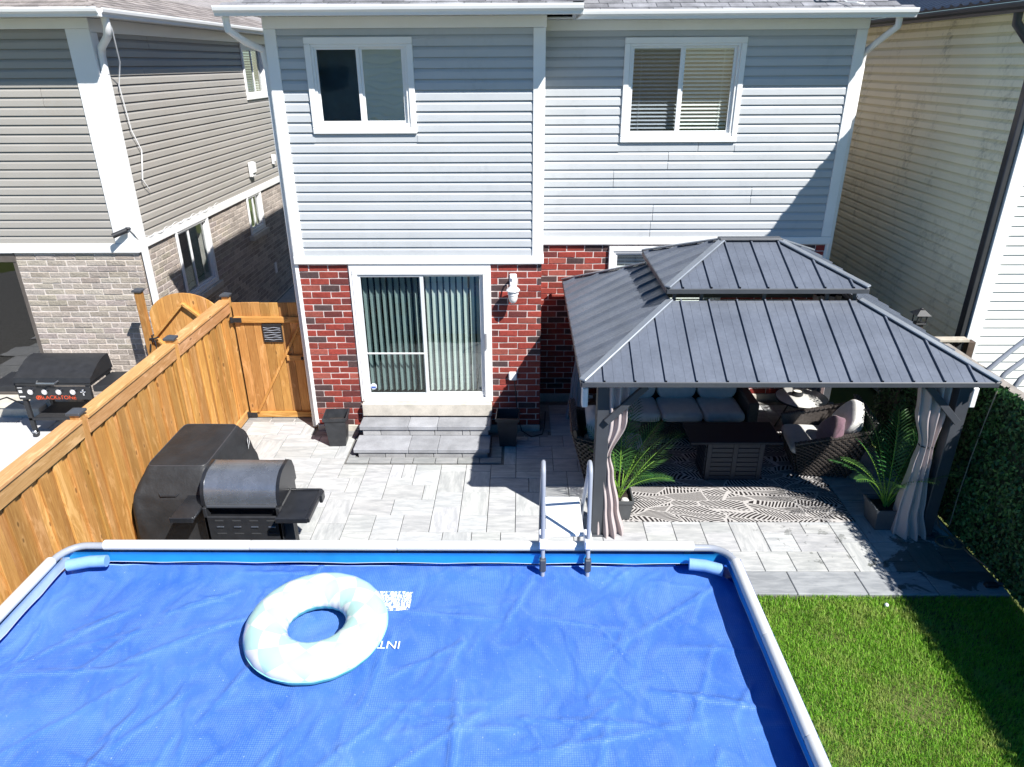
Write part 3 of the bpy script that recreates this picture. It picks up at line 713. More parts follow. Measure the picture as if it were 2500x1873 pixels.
siding(nb, SIDE_TAUPE, '-y', NY0+.016, -6.2, NX1-.30, 2.645, 5.50, h=.119, seed=31, joint=.5, deep=1.4)
siding(nb, SIDE_TAUPE, '+x', NX1-.016, NY0+.16, 11.5, 2.665, 5.46, [NW3], h=.119, seed=32, joint=.8, deep=1.4)
def beige(r):
    s = r.uniform(.82, 1.14); return (.50*s, .435*s*r.uniform(.97, 1.03), .38*s*r.uniform(.93, 1.04))
NBM = brick_meshes(.29, .0795, .06, BRICK_BEIGE, 'brick', .007); bud = [296]; st = MB(); rn = random.Random(77)
A = brick_specs(-4.555, NX1-.006, .05, 2.508, .29, .0795, .0107, (), rn, True)
A = [(p, q, z, h, z > .9) for p, q, z, h, vv in A]
lay_bricks(nb, '-y', NY0+.010, A, NBM, .29, .0795, .06, beige, rn, None, bud, st)
A = brick_specs(NY0+.07, 9.5, .05, 2.533, .29, .0795, .0107, [(NW1[0], NW1[1], NW1[2]-.12, 2.6), (NW2[0], NW2[1], NW2[2]-.12, 2.6)], rn, True)
A = [(p, q, z, h, p < 4.3 and z > 1.1) for p, q, z, h, vv in A]; A.sort(key=lambda s: s[0])
lay_bricks(nb, '+x', NX1-.010, A, NBM, .29, .0795, .06, beige, rn, None, bud, st)
tag(st.build('brickwork', BRICK_BEIGE_MIX, nb), kind='stuff')
window(nb, '+x', NX1, *NW1, trim=.05, pane_mats=(GLASS, GLASS), sill=True, split=.4)
window(nb, '+x', NX1, *NW2, trim=.05, pane_mats=(GLASS, GLASS), sill=True)
window(nb, '+x', NX1, *NW3, trim=.07, pane_mats=(SCREEN, GLASS), blinds='venetian')
# sliding door at the frame edge
m = MB(); m.cbox(NDOOR[0], NDOOR[1], .0, .08, NDOOR[3], NDOOR[3]+.14, .006).cbox(NDOOR[1]-.06, NDOOR[1], .01, .08, NDOOR[2], NDOOR[3], .005).cbox(NDOOR[0], NDOOR[1], .0, .09, NDOOR[2]-.1, NDOOR[2], .005)
nd = mapped(m, '-y', NY0).build('sliding_door', M('door_frame_dark', (.10, .085, .075), .5), nb)
MB().box(NDOOR[0], NDOOR[1]-.06, NY0+.05, NY0+.055, NDOOR[2], NDOOR[3]).build('pane', glass('dark_door_glass', (.35, .36, .36), refl=3.2), nd)
MB().cbox(NDOOR[0], NDOOR[1]-.002, NY0-.03, NY0+.02, NDOOR[3]+.141, 2.509, .004).build('head_trim', WHITE, nd)
MB().quad((-7, NY0+.9, 0), (-4, NY0+.9, 0), (-4, NY0+.9, 2.6), (-7, NY0+.9, 2.6)).build('room_backing', ROOM, nd)
# eaves: soffit, gutters, roof
m = MB().box(-12, NX1+.33, NY0-.44, NY0-.03, 5.632, 5.645).box(NX1+.03, NX1+.36, NY0-.03, 12, 5.632, 5.645); m.build('soffit', WHITE_OLD, nb)
m = MB().prism([(p[0]+NY0-.44, p[1]+5.615) for p in gutter_poly()], 'x', -12, NX1+.46); m.build('gutter', WHITE, nb)
m = MB().prism([(p[0]-.36, p[1]+5.615) for p in gutter_poly()], 'x', NY0-.43, 12); mapped(m, '+x', NX1).build('gutter', WHITE, nb)
rs_ = .36
m = MB(); e0 = NX1+.40; f0 = NY0-.46; z0 = 5.70
a = (e0, f0, z0); b_ = (-12, f0, z0); c_ = (-12, f0+5, z0+5*rs_); d_ = (e0-5, f0+5, z0+5*rs_); e_ = (e0, 14, z0); h_ = (e0-5, 14, z0+5*rs_)
m.quad(b_, a, d_, c_).quad(a, e_, h_, d_).quad((-12, f0, 5.64), (e0, f0, 5.64), (e0, 14, 5.64), (-12, 14, 5.64)); nroof = m.build('roof', SHINGLE_B, nb)
def brn(r): q = r.uniform(.7, 1.15); return (q, q*.97, q*.94)
shingles(nroof, SHINGLE_B, '-y', f0-.03, -4.6, e0+.03, z0-.012, rs_, 5, 15, brn, hip1=1.)
shingles(nroof, SHINGLE_B, '+x', e0+.03, f0-.03, 8.6, z0-.012, rs_, 9, 16, brn, hip0=1.)
# downspout at the corner
sp = MB(); sp.tube([(NX1+.36, NY0-.20, 5.62), (NX1+.36, NY0-.19, 5.50), (NX1+.30, NY0-.12, 5.40), (NX1+.12, NY0+.02, 5.28), (NX1+.075, NY0+.06, 5.18), (NX1+.07, NY0+.06, 4.95)], .05, 10)
sp.cbox(NX1+.026, NX1+.11, NY0+.015, NY0+.105, .05, 5.0, .014); sp.build('downspout', WHITE, nb, smooth=True)
# vents, label on the side wall
vent = MB().cbox(-.09, .09, -.07, .0, -.13, .13, .015).cbox(-.075, .075, -.10, -.07, -.06, .12, .012)
for yy, zz, s in ((5.95, 3.05, 1.15), (7.42, 3.08, .8)):
    m = MB(); m.add([(p[0]*s+yy, p[1]*s-.018, p[2]*s+zz) for p in vent.v], vent.f); mapped(m, '+x', NX1).build('vent_hood', PLASTIC_W, nb)
m = MB().cbox(6.62, 6.75, -.014, .01, .62, .86, .004); mapped(m, '+x', NX1).build('meter_tag', PLASTIC_W, nb)
m = MB(); m.tube([(NX1+.37, NY0-.23, 5.70), (NX1+.37, NY0-.1, 5.5), (NX1+.2, NY0+.25, 5.1), (NX1+.06, NY0+.36, 4.8), (NX1+.05, NY0+.45, 4.2), (NX1+.05, NY0+.62, 3.9), (NX1+.05, NY0+.55, 3.7), (NX1+.06, NY0+.45, 3.5), (NX1+.05, NY0+.62, 3.32)], .009, 6); m.build('loose_cable', PLASTIC_W, nb, smooth=True)
m = MB(); m.tube([(NX1+.045, NY0+.11+k*.03, 2.685+.018*math.sin(k*.55)+.012*math.sin(k*.21+1)) for k in range(100)], .004, 5); m.build('string_cable', PLASTIC_W, nb, smooth=True)
sc = thing('security_camera', 'small black bullet camera on white corner post of the taupe house', 'camera', (NX1-.1, NY0-.03, 2.85))
MB().lathe([(.04, 0), (.045, .012), (.03, .03)], (NX1-.06, NY0-.03, 2.86)).build('mount', BLACKP, sc)
MB().tube([(NX1-.06, NY0-.04, 2.86), (NX1-.1, NY0-.09, 2.84)], .014).build('bracket', BLACKP, sc)
MB().tube([(NX1-.06, NY0-.07, 2.855), (NX1-.23, NY0-.18, 2.79)], .038, 10).build('body', BLACKP, sc, smooth=True)
MB().tube([(NX1-.04, NY0-.03, 2.84), (NX1+.02, NY0-.04, 2.78), (NX1+.05, NY0-.02, 2.70)], .006, 5).build('cable', BLACKP, sc)

# ================================================================== the neighbour on the right
rh = thing('neighbour_house', 'cream sided house with dark ribbed metal roof and black downspout', 'house', (11, -.45, 0))
RX, RY = 9.0, -.45
m = MB().box(RX+.0175, 15, RY+.0175, 12, 0, 5.62); m.build('wall', SIDE_CREAM, rh)
siding(rh, SIDE_CREAM, '-x', RX+.016, RY+.10, 10, .25, 5.56, h=.122, seed=50, joint=.7, deep=2.3)
siding(rh, SIDE_WHITE, '-y', RY+.016, RX+.15, 13, .25, 5.56, h=.122, seed=51)
m = MB().cbox(RX-.02, RX+.15, RY-.02, RY+.03, .2, 5.6, .005); m.build('corner_post', WHITE, rh)
m = MB().cbox(RX-.022, RX+.02, RY+.031, RY+.1, .2, 5.6, .005); m.build('corner_post', WHITE, rh)
DARKG = M('dark_bronze_gutter', (.035, .035, .04), .4, var=.1)
m = MB().prism([(p[0]-.34, p[1]+5.545) for p in gutter_poly()], 'x', RY-.44, 12); mapped(m, '-x', RX).build('gutter', DARKG, rh)
m = MB().box(RX-.34, 15, RY-.42, 12, 5.63, 5.645); m.build('soffit', SIDE_CREAM, rh)
m = MB(); m.quad((RX-.44, RY-.46, 5.655), (RX-.44, 12, 5.655), (13, 12, 5.655+.34*(13-RX+.44)), (13, RY-.46, 5.655+.34*(13-RX+.44)))
rr = m.build('roof', ROOFD, rh); RM = M('ribbed_roof_dark', (.035, .045, .065), .35, metal=.4, var=.1)
pm = MB().prism([(0, 0), (.0, .02), (.06, .028), (.09, .05), (.12, .05), (.15, .028), (.21, .02), (.21, 0)], 'y', 0, 1.9)
pm.v = [(p[1], p[0], p[2]) for p in pm.v]; pmesh = pm.mesh('roof_rib', RM); yy = RY-.46
while yy < 7:
    o = put('roof_rib', pmesh, rr, (RX-.47, yy, 5.655)); o.rotation_euler = (0, -math.atan(.34), 0); yy += .21
sp = MB(); sp.tube([(RX-.36, RY+.12, 5.56), (RX-.35, RY+.12, 5.44), (RX-.2, RY+.10, 5.28), (RX-.08, RY+.08, 5.16), (RX-.07, RY+.08, 5.0)], .05, 10).cbox(RX-.105, RX-.025, RY+.01, RY+.12, .1, 5.05, .012); sp.build('downspout', DARKG, rh, smooth=True)
m = MB().cbox(RX-.02, RX+.0, RY+.10, 10, .05, .25, .004); m.build('foundation', CONCRETE, rh)

# ================================================================== wooden fence on the left
fence = thing('wooden_fence', 'honey stained cedar board fence along the patio, black post caps', 'fence', (-1.27, -2.5, 0))
rf = random.Random(5)
def wcol(a=.70, b=1.18): q = rf.uniform(a, b); return (q, q*rf.uniform(.94, 1.03), q*rf.uniform(.88, 1.05))
posts = [.50, -1.27, -3.29, -5.31, -7.33]
cap_m = None
def post_cap(x, y, z, par, s=.068):
    m = MB().cbox(x-s, x+s, y-s, y+s, z, z+.03, .004)
    m.add([(x-s+.008, y-s+.008, z+.03), (x+s-.008, y-s+.008, z+.03), (x+s-.008, y+s-.008, z+.03), (x-s+.008, y+s-.008, z+.03), (x, y, z+.06)], [(0, 1, 4), (1, 2, 4), (2, 3, 4), (3, 0, 4)])
    return m.build('post_cap', CHAR, par)
for y in posts:
    m = MB().cbox(-1.31, -1.212, y-.047, y+.047, 0, 1.985, .004); p = m.build('post', FWZ, fence, color=wcol(.9, 1.1)); post_cap(-1.261, y, 1.985, p)
ya = .45; y = .44
while y > -7.3:
    w = rf.uniform(.128, .142); k = rf.random()
    if True:
        fr_ = int(round((.44-y)/.112)) % 2
        xx = -1.228 if fr_ else -1.2535
        m = MB().cbox(xx-.0245 if fr_ else xx-.018, xx+rf.uniform(-.002, .003), y-w, y, .02, 1.80, .004); m.build('fence_board', FWZ, fence, color=wcol())
    y -= .112
for a, c in zip(posts, posts[1:]):
    MB().cbox(-1.345, -1.188, c+.052, a-.052, 1.905, 1.943, .005).build('cap_board', FWY, fence, color=wcol(1.05, 1.2))
    MB().cbox(-1.232, -1.205, c+.049, a-.049, 1.745, 1.902, .004).build('fascia_board', FWY, fence, color=wcol(.92, 1.08))
    MB().cbox(-1.232, -1.20, c+.049, a-.049, .03, .15, .004).build('kick_board', FWY, fence, color=wcol(.92, 1.08))
    MB().cbox(-1.318, -1.282, c+.049, a-.049, 1.745, 1.902, .004).build('back_rail', FWY, fence, color=wcol(.92, 1.08))
# ---- gate to the side passage
gate = thing('garden_gate', 'cedar gate with Z brace and small black vent between fence and brick corner', 'gate', (-.66, .46, 0))
x = -1.175
while x < -.14:
    w = min(.135, -.135-x)
    if w > .03: MB().cbox(x+.002, x+w-.002, .45, .47, .035, 1.90+rf.uniform(-.004, .004), .003).build('gate_board', FWZ, gate, color=wcol())
    x += .135
MB().cbox(-1.17, -.14, .412, .449, 1.60, 1.69, .004).build('gate_rail', FWX, gate, color=wcol(1, 1.12))
MB().cbox(-1.15, -.14, .412, .449, .05, .14, .004).build('gate_rail', FWX, gate, color=wcol(1, 1.12))
MB().cbox(-.47, -.14, .412, .449, 1.0, 1.085, .004).build('gate_rail', FWX, gate, color=wcol(1, 1.12))
MB().beam((-.19, .431, 1.60), (-1.02, .431, .145), .036, .085, (0, 1, 0)).build('gate_brace', FWZ, gate, color=wcol(1, 1.12))
gv = MB().cbox(-.775, -.485, .425, .449, 1.29, 1.58, .004).build('vent_plate', BLACKP, gate)
for k in range(6):
    zz = 1.335+k*.037; m = MB(); m.tube([(-.755+i*.025, .421, zz+.006*math.sin(i*.9+k*1.7)) for i in range(11)], .005, 5); m.build('vent_louvre', GREYTUBE, gv)
for z in (1.645, .095): MB().cbox(-1.205, -1.05, .396, .411, z-.035, z+.035, .003).cbox(-1.215, -1.185, .385, .425, z-.045, z+.045, .004).build('hinge', BLACKP, gate)
MB().cbox(-.25, -.13, .39, .411, 1.02, 1.06, .004).tube([(-.22, .385, 1.02), (-.22, .36, 1.06)], .009).build('latch', BLACKP, gate)
MB().cbox(-.135, -.075, .44, .50, 0, 1.80, .004).build('gate_stop', WHITE, gate)
# ---- the neighbour's arched gate
ag = thing('arched_gate', 'round-topped cedar gate with diamond brace behind the fence', 'gate', (-1.95, .55, 0))
x = -2.47
while x < -1.38:
    w = .125; c = x+w/2; zt = 1.58+.43*math.sqrt(max(0, 1-((c+1.93)/.56)**2)); 
    def zt_(xq): return 1.56+.45*math.sqrt(max(0, 1-((xq+1.93)/.57)**2))
    pts = [(x+.002, .05), (x+w-.002, .05)] + [(x+w-.002-(w-.004)*k/4, zt_(x+w-.002-(w-.004)*k/4)) for k in range(5)]
    MB().prism(pts, 'y', .555, .575).build('gate_board', FWZ, ag, color=wcol(.95, 1.2)); x += w
for a, c in (((-2.45, 1.33), (-1.93, 1.86)), ((-1.93, 1.86), (-1.42, 1.40)), ((-2.45, 1.33), (-1.93, .85)), ((-1.93, .85), (-1.42, 1.40))):
    MB().beam((a[0], .535, a[1]), (c[0], .535, c[1]), .036, .085, (0, 1, 0)).build('gate_brace', FWX, ag, color=wcol(1, 1.15))
ap = MB().cbox(-2.585, -2.49, .47, .565, 0, 2.05, .004).build('post', FWZ, ag, color=(.75, .72, .7)); post_cap(-2.537, .517, 2.05, ap)
MB().tube([(-2.50, .465, 1.33), (-2.42, .45, 1.34), (-2.36, .46, 1.36)], .014, 6).tube([(-2.46, .46, 1.28), (-2.44, .44, 1.40)], .012, 6).tube([(-2.50, .46, 1.25), (-2.52, .45, 1.15)], .012, 6).build('latch', BLACKP, ag)

# ================================================================== hedge fence on the right
hf = thing('ivy_fence', 'fence clad in dark artificial ivy along the right edge of the patio', 'fence', (8.2, -3, 0))
MB().cbox(8.15, 8.19, -9, -.2, 0, 1.86, .004).build('backing_panel', M('ivy_backing', (.012, .022, .010), .9, var=.3), hf)
MB().cbox(8.17, 8.30, -9, -1.2, 1.868, 1.90, .004).build('cap_board', M('weathered_cap', (.28, .25, .22), .8, var=.2), hf)
def ivy_mat():
    t = mat0('ivy_leaf', .5, 0, .45); rp = t.n('NewGeometry').outputs['Random Per Island']
    c = t.ramp(rp, [(0., (.012, .05, .014)), (.45, (.028, .105, .024)), (.8, (.06, .18, .04)), (1., (.12, .27, .07))])
    c = t.mix(t.ramp(t.noise(t.coords('world'), 1.6, 4, .6), [(.35, .6), (.65, 0.)]), c, t.mix(1., c, (.45, .5, .5), 'MULTIPLY'))
    t.set(t.bsdf.inputs['Base Color'], c); return t.m
rng = np.random.default_rng(4)
def leaf_cloud(P, N, size, rng, fold=.25):
    """one small folded leaf (two triangles each side) per point"""
    n = len(P); a = rng.normal(size=(n, 3)); N = N/np.linalg.norm(N, axis=1, keepdims=True)
    t1 = a - (a*N).sum(1, keepdims=True)*N; t1 /= np.linalg.norm(t1, axis=1, keepdims=True); t2 = np.cross(N, t1); s = size[:, None]
    v = np.stack([P-t1*s, P-t2*s*.55+N*s*fold, P+t1*s, P+t2*s*.55+N*s*fold], 1).reshape(-1, 3)
    i = np.arange(n)[:, None]*4
    f = np.concatenate([i+np.array([[0, 1, 2]]), i+np.array([[0, 2, 3]])], 0)
    return v, f
def cloud_mesh(name, v, f, mat, parent, kind='stuff'):
    me = bpy.data.meshes.new(name); c = v.mean(0); me.vertices.add(len(v)); me.vertices.foreach_set('co', (v-c).ravel())
    me.loops.add(f.size); me.loops.foreach_set('vertex_index', f.ravel().astype(np.int32)); me.polygons.add(len(f)); me.polygons.foreach_set('loop_start', np.arange(0, f.size, f.shape[1], dtype=np.int32))
    me.update(calc_edges=True); me.validate(); me.materials.append(mat)
    o = put(name, me, parent, c)
    if kind: o['kind'] = kind
    return o
n = 34000
P = np.stack([8.145-np.abs(rng.normal(0, .022, n)), rng.uniform(-8.5, -.2, n), rng.uniform(.02, 1.90, n)], 1)
P[:, 0] += .03*np.sin(P[:, 1]*5.3+1.7*np.sin(P[:, 2]*3))*np.sin(P[:, 2]*6.1)-.012
top = rng.random(n) < .06; P[top, 2] = rng.uniform(1.86, 1.93, top.sum()); P[top, 0] = rng.uniform(8.07, 8.17, top.sum())
Nn = np.stack([-np.ones(n), rng.normal(0, .5, n), rng.normal(.45, .5, n)], 1)
v, f = leaf_cloud(P, Nn, rng.uniform(.012, .036, n), rng)
cloud_mesh('ivy_leaves', v, f, ivy_mat(), hf)
MB().tube([(8.09, -2.52, 1.9), (8.07, -2.5, 1.5), (8.06, -2.47, 1.0), (8.06, -2.45, .5), (8.07, -2.44, .1)], .006, 5).build('cable', M('cable_beige', (.3, .27, .22), .6), hf)
WCAP = M('weathered_pale_board', (.42, .37, .30), .85, var=.2, vs=12); WBRN = M('weathered_brown_board', (.075, .05, .036), .8, var=.3, vs=12)
# lattice topped return fence and its lantern post
lf = thing('lattice_fence', 'short lattice-topped fence panel below the cream wall, capped lantern post', 'fence', (8.3, -1.1, 0))
MB().cbox(8.13, 8.56, -1.17, -1.05, 1.90, 1.935, .004).build('cap_board', WCAP, lf)
MB().cbox(8.13, 8.56, -1.12, -1.10, 0, 1.62, .004).build('panel', WBRN, lf)
MB().cbox(8.56, 8.65, -1.16, -1.06, 0, 1.90, .004).build('post', WBRN, lf)
for k in range(9):
    for s in (-1, 1):
        a = (8.14+k*.06, -1.11+.006*s, 1.62); c = (8.14+k*.06+s*.26, -1.11+.006*s, 1.89)
        if c[0] > 8.57 or c[0] < 8.1: continue
        MB().beam(a, c, .006, .03, (0, 1, 0), .001).build('lattice_strip', WBRN, lf)
lp = MB().cbox(8.11, 8.20, -.75, -.66, 0, 1.98, .004).build('post', WBRN, lf)
m = MB().cbox(8.09, 8.22, -.77, -.64, 1.98, 2.0, .003).cbox(8.09, 8.22, -.77, -.64, 2.09, 2.11, .003)
for sx in (-1, 1):
    for sy in (-1, 1): m.box(8.155+sx*.055-.006, 8.155+sx*.055+.006, -.705+sy*.055-.006, -.705+sy*.055+.006, 2.0, 2.09)
m.add([(8.06, -.80, 2.11), (8.25, -.80, 2.11), (8.25, -.61, 2.11), (8.06, -.61, 2.11), (8.125, -.735, 2.17), (8.185, -.735, 2.17), (8.185, -.675, 2.17), (8.125, -.675, 2.17)], [(0, 1, 5, 4), (1, 2, 6, 5), (2, 3, 7, 6), (3, 0, 4, 7), (4, 5, 6, 7), (3, 2, 1, 0)])
m.cbox(8.14, 8.17, -.72, -.69, 2.17, 2.19, .004); m.build('solar_lantern', BLACKP, lp)
# bowed trellis tubes in the neighbour's yard
tr = thing('bowed_trellis', 'grey bowed tube trellis arms rising beside the cream wall', 'trellis', (8.6, -2.2, 0))
for k, (x0_, z0_, x1_, z1_) in enumerate(((8.30, 1.9, 9.1, 2.52), (8.48, 1.85, 9.1, 2.26), (8.66, 1.8, 9.1, 2.06))):
    pts = [(x0_+(x1_-x0_)*q, -2.0-.02*k, z0_+(z1_-z0_)*math.sin(q*math.pi/2)) for q in [i/8 for i in range(9)]]
    MB().tube([(x0_-.05, -2.0-.02*k, 0), (x0_-.05, -2.0-.02*k, z0_-.12)] + pts, .028, 10).build('arm', GREYTUBE, tr, smooth=True)
tp = MB().cbox(8.78, 8.87, -2.5, -2.41, 0, 1.98, .004); tp = tp.build('post', FWZ, tr, color=(.7, .6, .55)); post_cap(8.825, -2.455, 1.98, tp)
# ================================================================== pool
pool = thing('swimming_pool', 'rectangular frame pool with white rails filling the foreground', 'pool', (2, -5.9, 0))
RAILW = M('pool_rail_white', (.60, .60, .585), .42, var=.05, vs=4, bump=.06, bs=30)
SLEEVE = M('pool_sleeve_blue', (.02, .30, .66), .4, var=.12, vs=4)
def liner_mat():
    t = mat0('pool_liner_mosaic', .3, 0, .5); v = t.coords('world')
    br = t.n('TexVoronoi', {'feature': 'DISTANCE_TO_EDGE'}, Vector=t.vmath('MULTIPLY', v, (1, 1, 1.6)), Scale=26., Randomness=.5).outputs[0]
    c = t.mix(t.ramp(br, [(.05, 1.), (.16, 0.)]), (.03, .16, .62), (.20, .42, .80))
    t.set(t.bsdf.inputs['Base Color'], c); return t.m
LINER = liner_mat()
PX0, PX1, PYF, PYN = -.86, 4.82, -4.44, -7.45; ZR = 1.30; ZWAT = 1.055
def rail(p, q, n, r=.045):
    p, q = Vector(p), Vector(q)
    for k in range(n):
        a = p.lerp(q, k/n); c = p.lerp(q, (k+1)/n); d = (c-a).normalized()*.002
        MB().tube([a+d, a+d*6, c-d*6, c-d], [r*.965, r, r, r*.965], 16).build('top_rail', RAILW, pool, smooth=True)
rail((-.53, PYF, ZR), (4.52, PYF+.01, ZR), 4); rail((PX0, -4.66, ZR), (PX0-.03, PYN+.3, ZR), 2); rail((PX1, -4.64, ZR), (PX1, PYN+.3, ZR), 3)
for sx, xe, xs in ((1, PX1, 4.52), (-1, PX0, -.53)):
    pts = [(xs, PYF, ZR-.01)] + [(xe-sx*.18+sx*.18*math.sin(q*math.pi/2), PYF-.2+.2*math.cos(q*math.pi/2), ZR-.01) for q in [i/6 for i in range(7)]] + [(xe, -4.68, ZR-.01)]
    MB().tube(pts, .031, 12).build('corner_elbow', GREYTUBE, pool, smooth=True)
# inner walls lean outward below the rail
def wallsheet(p, q, out, ztop, zbot, o0, o1, mat, nm, wav=0.):
    p, q, out = Vector(p), Vector(q), Vector(out); n = 60; m = MB()
    def fn(u, v_):
        b = p.lerp(q, u); o = o0+(o1-o0)*v_**.45; zz = ztop+(zbot-ztop)*v_ + (wav*abs(math.sin(u*22)) if v_ > .9 else 0)
        return tuple(b + out*o + Vector((0, 0, zz)))
    m.grid(fn, n, 6); return m.build(nm, mat, pool, smooth='all')
C4 = [(PX0, PYF-.02), (PX1, PYF-.02), (PX1, PYN), (PX0, PYN)]
for (a, c, out) in ((C4[0], C4[1], (0, 1, 0)), (C4[1], C4[2], (1, 0, 0)), (C4[0], C4[3], (-1, 0, 0)), (C4[3], C4[2], (0, -1, 0))):
    side = out[0] == -1
    wallsheet((*a, 0), (*c, 0), out, ZR-.03, 1.14, -.038, -.012, SLEEVE if not side else M('pool_sleeve_clear', (.50, .60, .66), .4, var=.1), 'rail_sleeve', .010)
    wallsheet((*a, 0), (*c, 0), out, 1.15, .80, -.008, .25, LINER, 'liner_wall')
    wallsheet((*a, 0), (*c, 0), out, ZR-.03, .0, .02, .30, SLEEVE, 'outer_wall')
    m = MB(); P_, Q_ = Vector((*a, 0)), Vector((*c, 0)); o_ = Vector(out)
    m.tube([P_.lerp(Q_, i/80)+o_*-.008+Vector((0, 0, 1.141+.010*abs(math.sin(i/80*22)))) for i in range(81)], .006, 5); m.build('liner_edge', RAILW, pool)
MB().box(PX0-.3, PX1+.3, PYN-.3, PYF+.3, .01, .03).build('floor', SLEEVE, pool)
for k in range(7):
    xx = -.5+k*.83; MB().beam((xx, PYF+.02, ZR-.03), (xx, PYF+.52, 0), .05, .05).build('leg', RAILW, pool)
    MB().beam((xx, PYN-.02, ZR-.03), (xx, PYN-.52, 0), .05, .05).build('leg', RAILW, pool)
for yy in (-5.2, -6.1, -7.0):
    MB().beam((PX1+.02, yy, ZR-.03), (PX1+.5, yy, 0), .05, .05).build('leg', RAILW, pool); 
t = mat0('pool_water', .03, 0, .5); t.set(t.bsdf.inputs['Base Color'], (.01, .07, .36, 1)); t.set(t.bsdf.inputs['Normal'], t.bump(t.noise(t.coords('world'), 9, 3, .5), .2, .02))
MB().quad((PX0-.17, PYN, ZWAT), (PX1+.17, PYN, ZWAT), (PX1+.17, PYF+.15, ZWAT), (PX0-.17, PYF+.15, ZWAT)).build('water', t.m, pool)
# solar bubble cover
def cover_mat():
    t = mat0('solar_cover_blue', .34, 0, .55); v = t.coords('world')
    bub = t.n('TexVoronoi', {'feature': 'SMOOTH_F1'}, Vector=v, Scale=66., Randomness=.16, Smoothness=.35).outputs['Distance']
    n = t.noise(v, 1.1, 5, .6, .4); n2 = t.noise(t.coords('world', (1, .5, 1)), 5.5, 6, .65, .7)
    c = t.mix(t.ramp(n, [(.32, 0.), (.68, 1.)]), (.038, .118, .42), (.072, .182, .51))
    c = t.mix(t.math('MULTIPLY', t.ramp(n2, [(.50, 0.), (.74, 1.)]), .16), c, (.22, .34, .64))  # whitish haze of the highlights painted into the cover colour
    c = t.mix(t.ramp(bub, [(.16, .5), (.55, 0.)]), c, (.17, .31, .63))
    specks = t.ramp(t.noise(v, 46, 2, .5), [(.735, 0.), (.76, 1.)]); c = t.mix(t.math('MULTIPLY', specks, .4), c, (.6, .7, .9))
    t.set(t.bsdf.inputs['Base Color'], c)
    t.set(t.bsdf.inputs['Normal'], t.bump(t.math('SUBTRACT', 1., bub), .38, .006, t.bump(n2, .32, .02)))
    t.set(t.bsdf.inputs['Roughness'], t.ramp(n2, [(.3, .30), (.7, .46)])); t.set(t.bsdf.inputs['Coat Weight'], .15); t.set(t.bsdf.inputs['Coat Roughness'], .25)
    return t.m
creases = []
rc = random.Random(17)
fixed = [((-.9, -5.9), (-.1, -5.0), .010), ((-.45, -6.5), (.4, -5.6), .008), ((2.62, -6.9), (2.62, -5.7), .02), ((.2, -5.05), (.75, -4.75), .014), ((.45, -5.25), (1.1, -5.0), .010),
         ((3.2, -4.45), (2.9, -5.2), .012), ((1.6, -6.6), (2.2, -5.9), .010), ((2.9, -6.3), (4.3, -6.0), .009), ((3.6, -5.1), (3.9, -5.6), .012), ((1.2, -6.2), (.6, -6.9), .010)]
for k in range(75):
    x, y = rc.uniform(-.8, 4.7), rc.uniform(-7, -4.5); an = rc.gauss(1.0, .5) if rc.random() < .7 else rc.gauss(0, .3); l = rc.uniform(.3, 1.1); creases.append(((x, y), (x+math.cos(an)*l, y+math.sin(an)*l), rc.uniform(.004, .013)))
creases += fixed
CX0, CX1, CY0, CY1 = -.955, 4.87, -7.4, -4.425
NXc, NYc = 330, 190
yy = np.linspace(CY1, CY0, NYc); V = np.zeros((NYc, NXc, 3))
for j in range(NYc):
    d = CY1-yy[j]; rr_ = .40; ins = rr_-math.sqrt(max(0, rr_**2-(rr_-d)**2)) if d < rr_ else 0
    insl = .30-math.sqrt(max(0, .30**2-(.30-d)**2)) if d < .30 else 0
    V[j, :, 0] = np.linspace(CX0+insl*.8, CX1-ins, NXc); V[j, :, 1] = yy[j] + .012*np.sin(V[j, :, 0]*3.1)*max(0, 1-d)
Xg, Yg = V[..., 0], V[..., 1]; Z = np.zeros_like(Xg)
for j in range(NYc):
    for i in range(NXc):
        x, y = Xg[j, i], Yg[j, i]
        a = mnoise.noise(Vector((x*.9, y*.9, 1.3))); b_ = mnoise.noise(Vector((x*2.6+a*1.5, y*2.2, 4.1))); c_ = mnoise.noise(Vector((x*6.5+b_*1.6, y*3.6+a, 8.2)))
        Z[j, i] = .012*a + .010*b_ + .0065*(1-abs(c_)*2)
for (p, q, hgt) in creases:
    p, q = np.array(p), np.array(q); dv = q-p; L2 = dv@dv; tt = np.clip(((Xg-p[0])*dv[0]+(Yg-p[1])*dv[1])/L2, 0, 1)
    dx = Xg-(p[0]+tt*dv[0]); dy = Yg-(p[1]+tt*dv[1]); sw = .012+.55*hgt
    Z += hgt*np.exp(-(dx*dx+dy*dy)/(2*sw*sw))*np.sin(np.clip(tt, .02, .98)*math.pi)**.5
Z += .012*np.exp(-((Xg-.55)**2+(Yg+4.55)**2)/.012)      # an air blister by the far rail
V[..., 2] = ZWAT+.024+Z
idx = np.arange(NYc*NXc).reshape(NYc, NXc)
F = np.stack([idx[:-1, :-1], idx[1:, :-1], idx[1:, 1:], idx[:-1, 1:]], -1).reshape(-1, 4)
cov = cloud_mesh('solar_cover', V.reshape(-1, 3), F, cover_mat(), None, None); cov.data.polygons.foreach_set('use_smooth', [True]*len(F))
tag(cov, 'wrinkled blue bubble cover floating on the pool', 'pool cover')
m = MB(); m.tube([(Xg[0, i], Yg[0, i], V[0, i, 2]+.002) for i in range(0, NXc, 6)], .006, 5); m.build('hem', M('cover_hem', (.25, .42, .80), .5), cov)
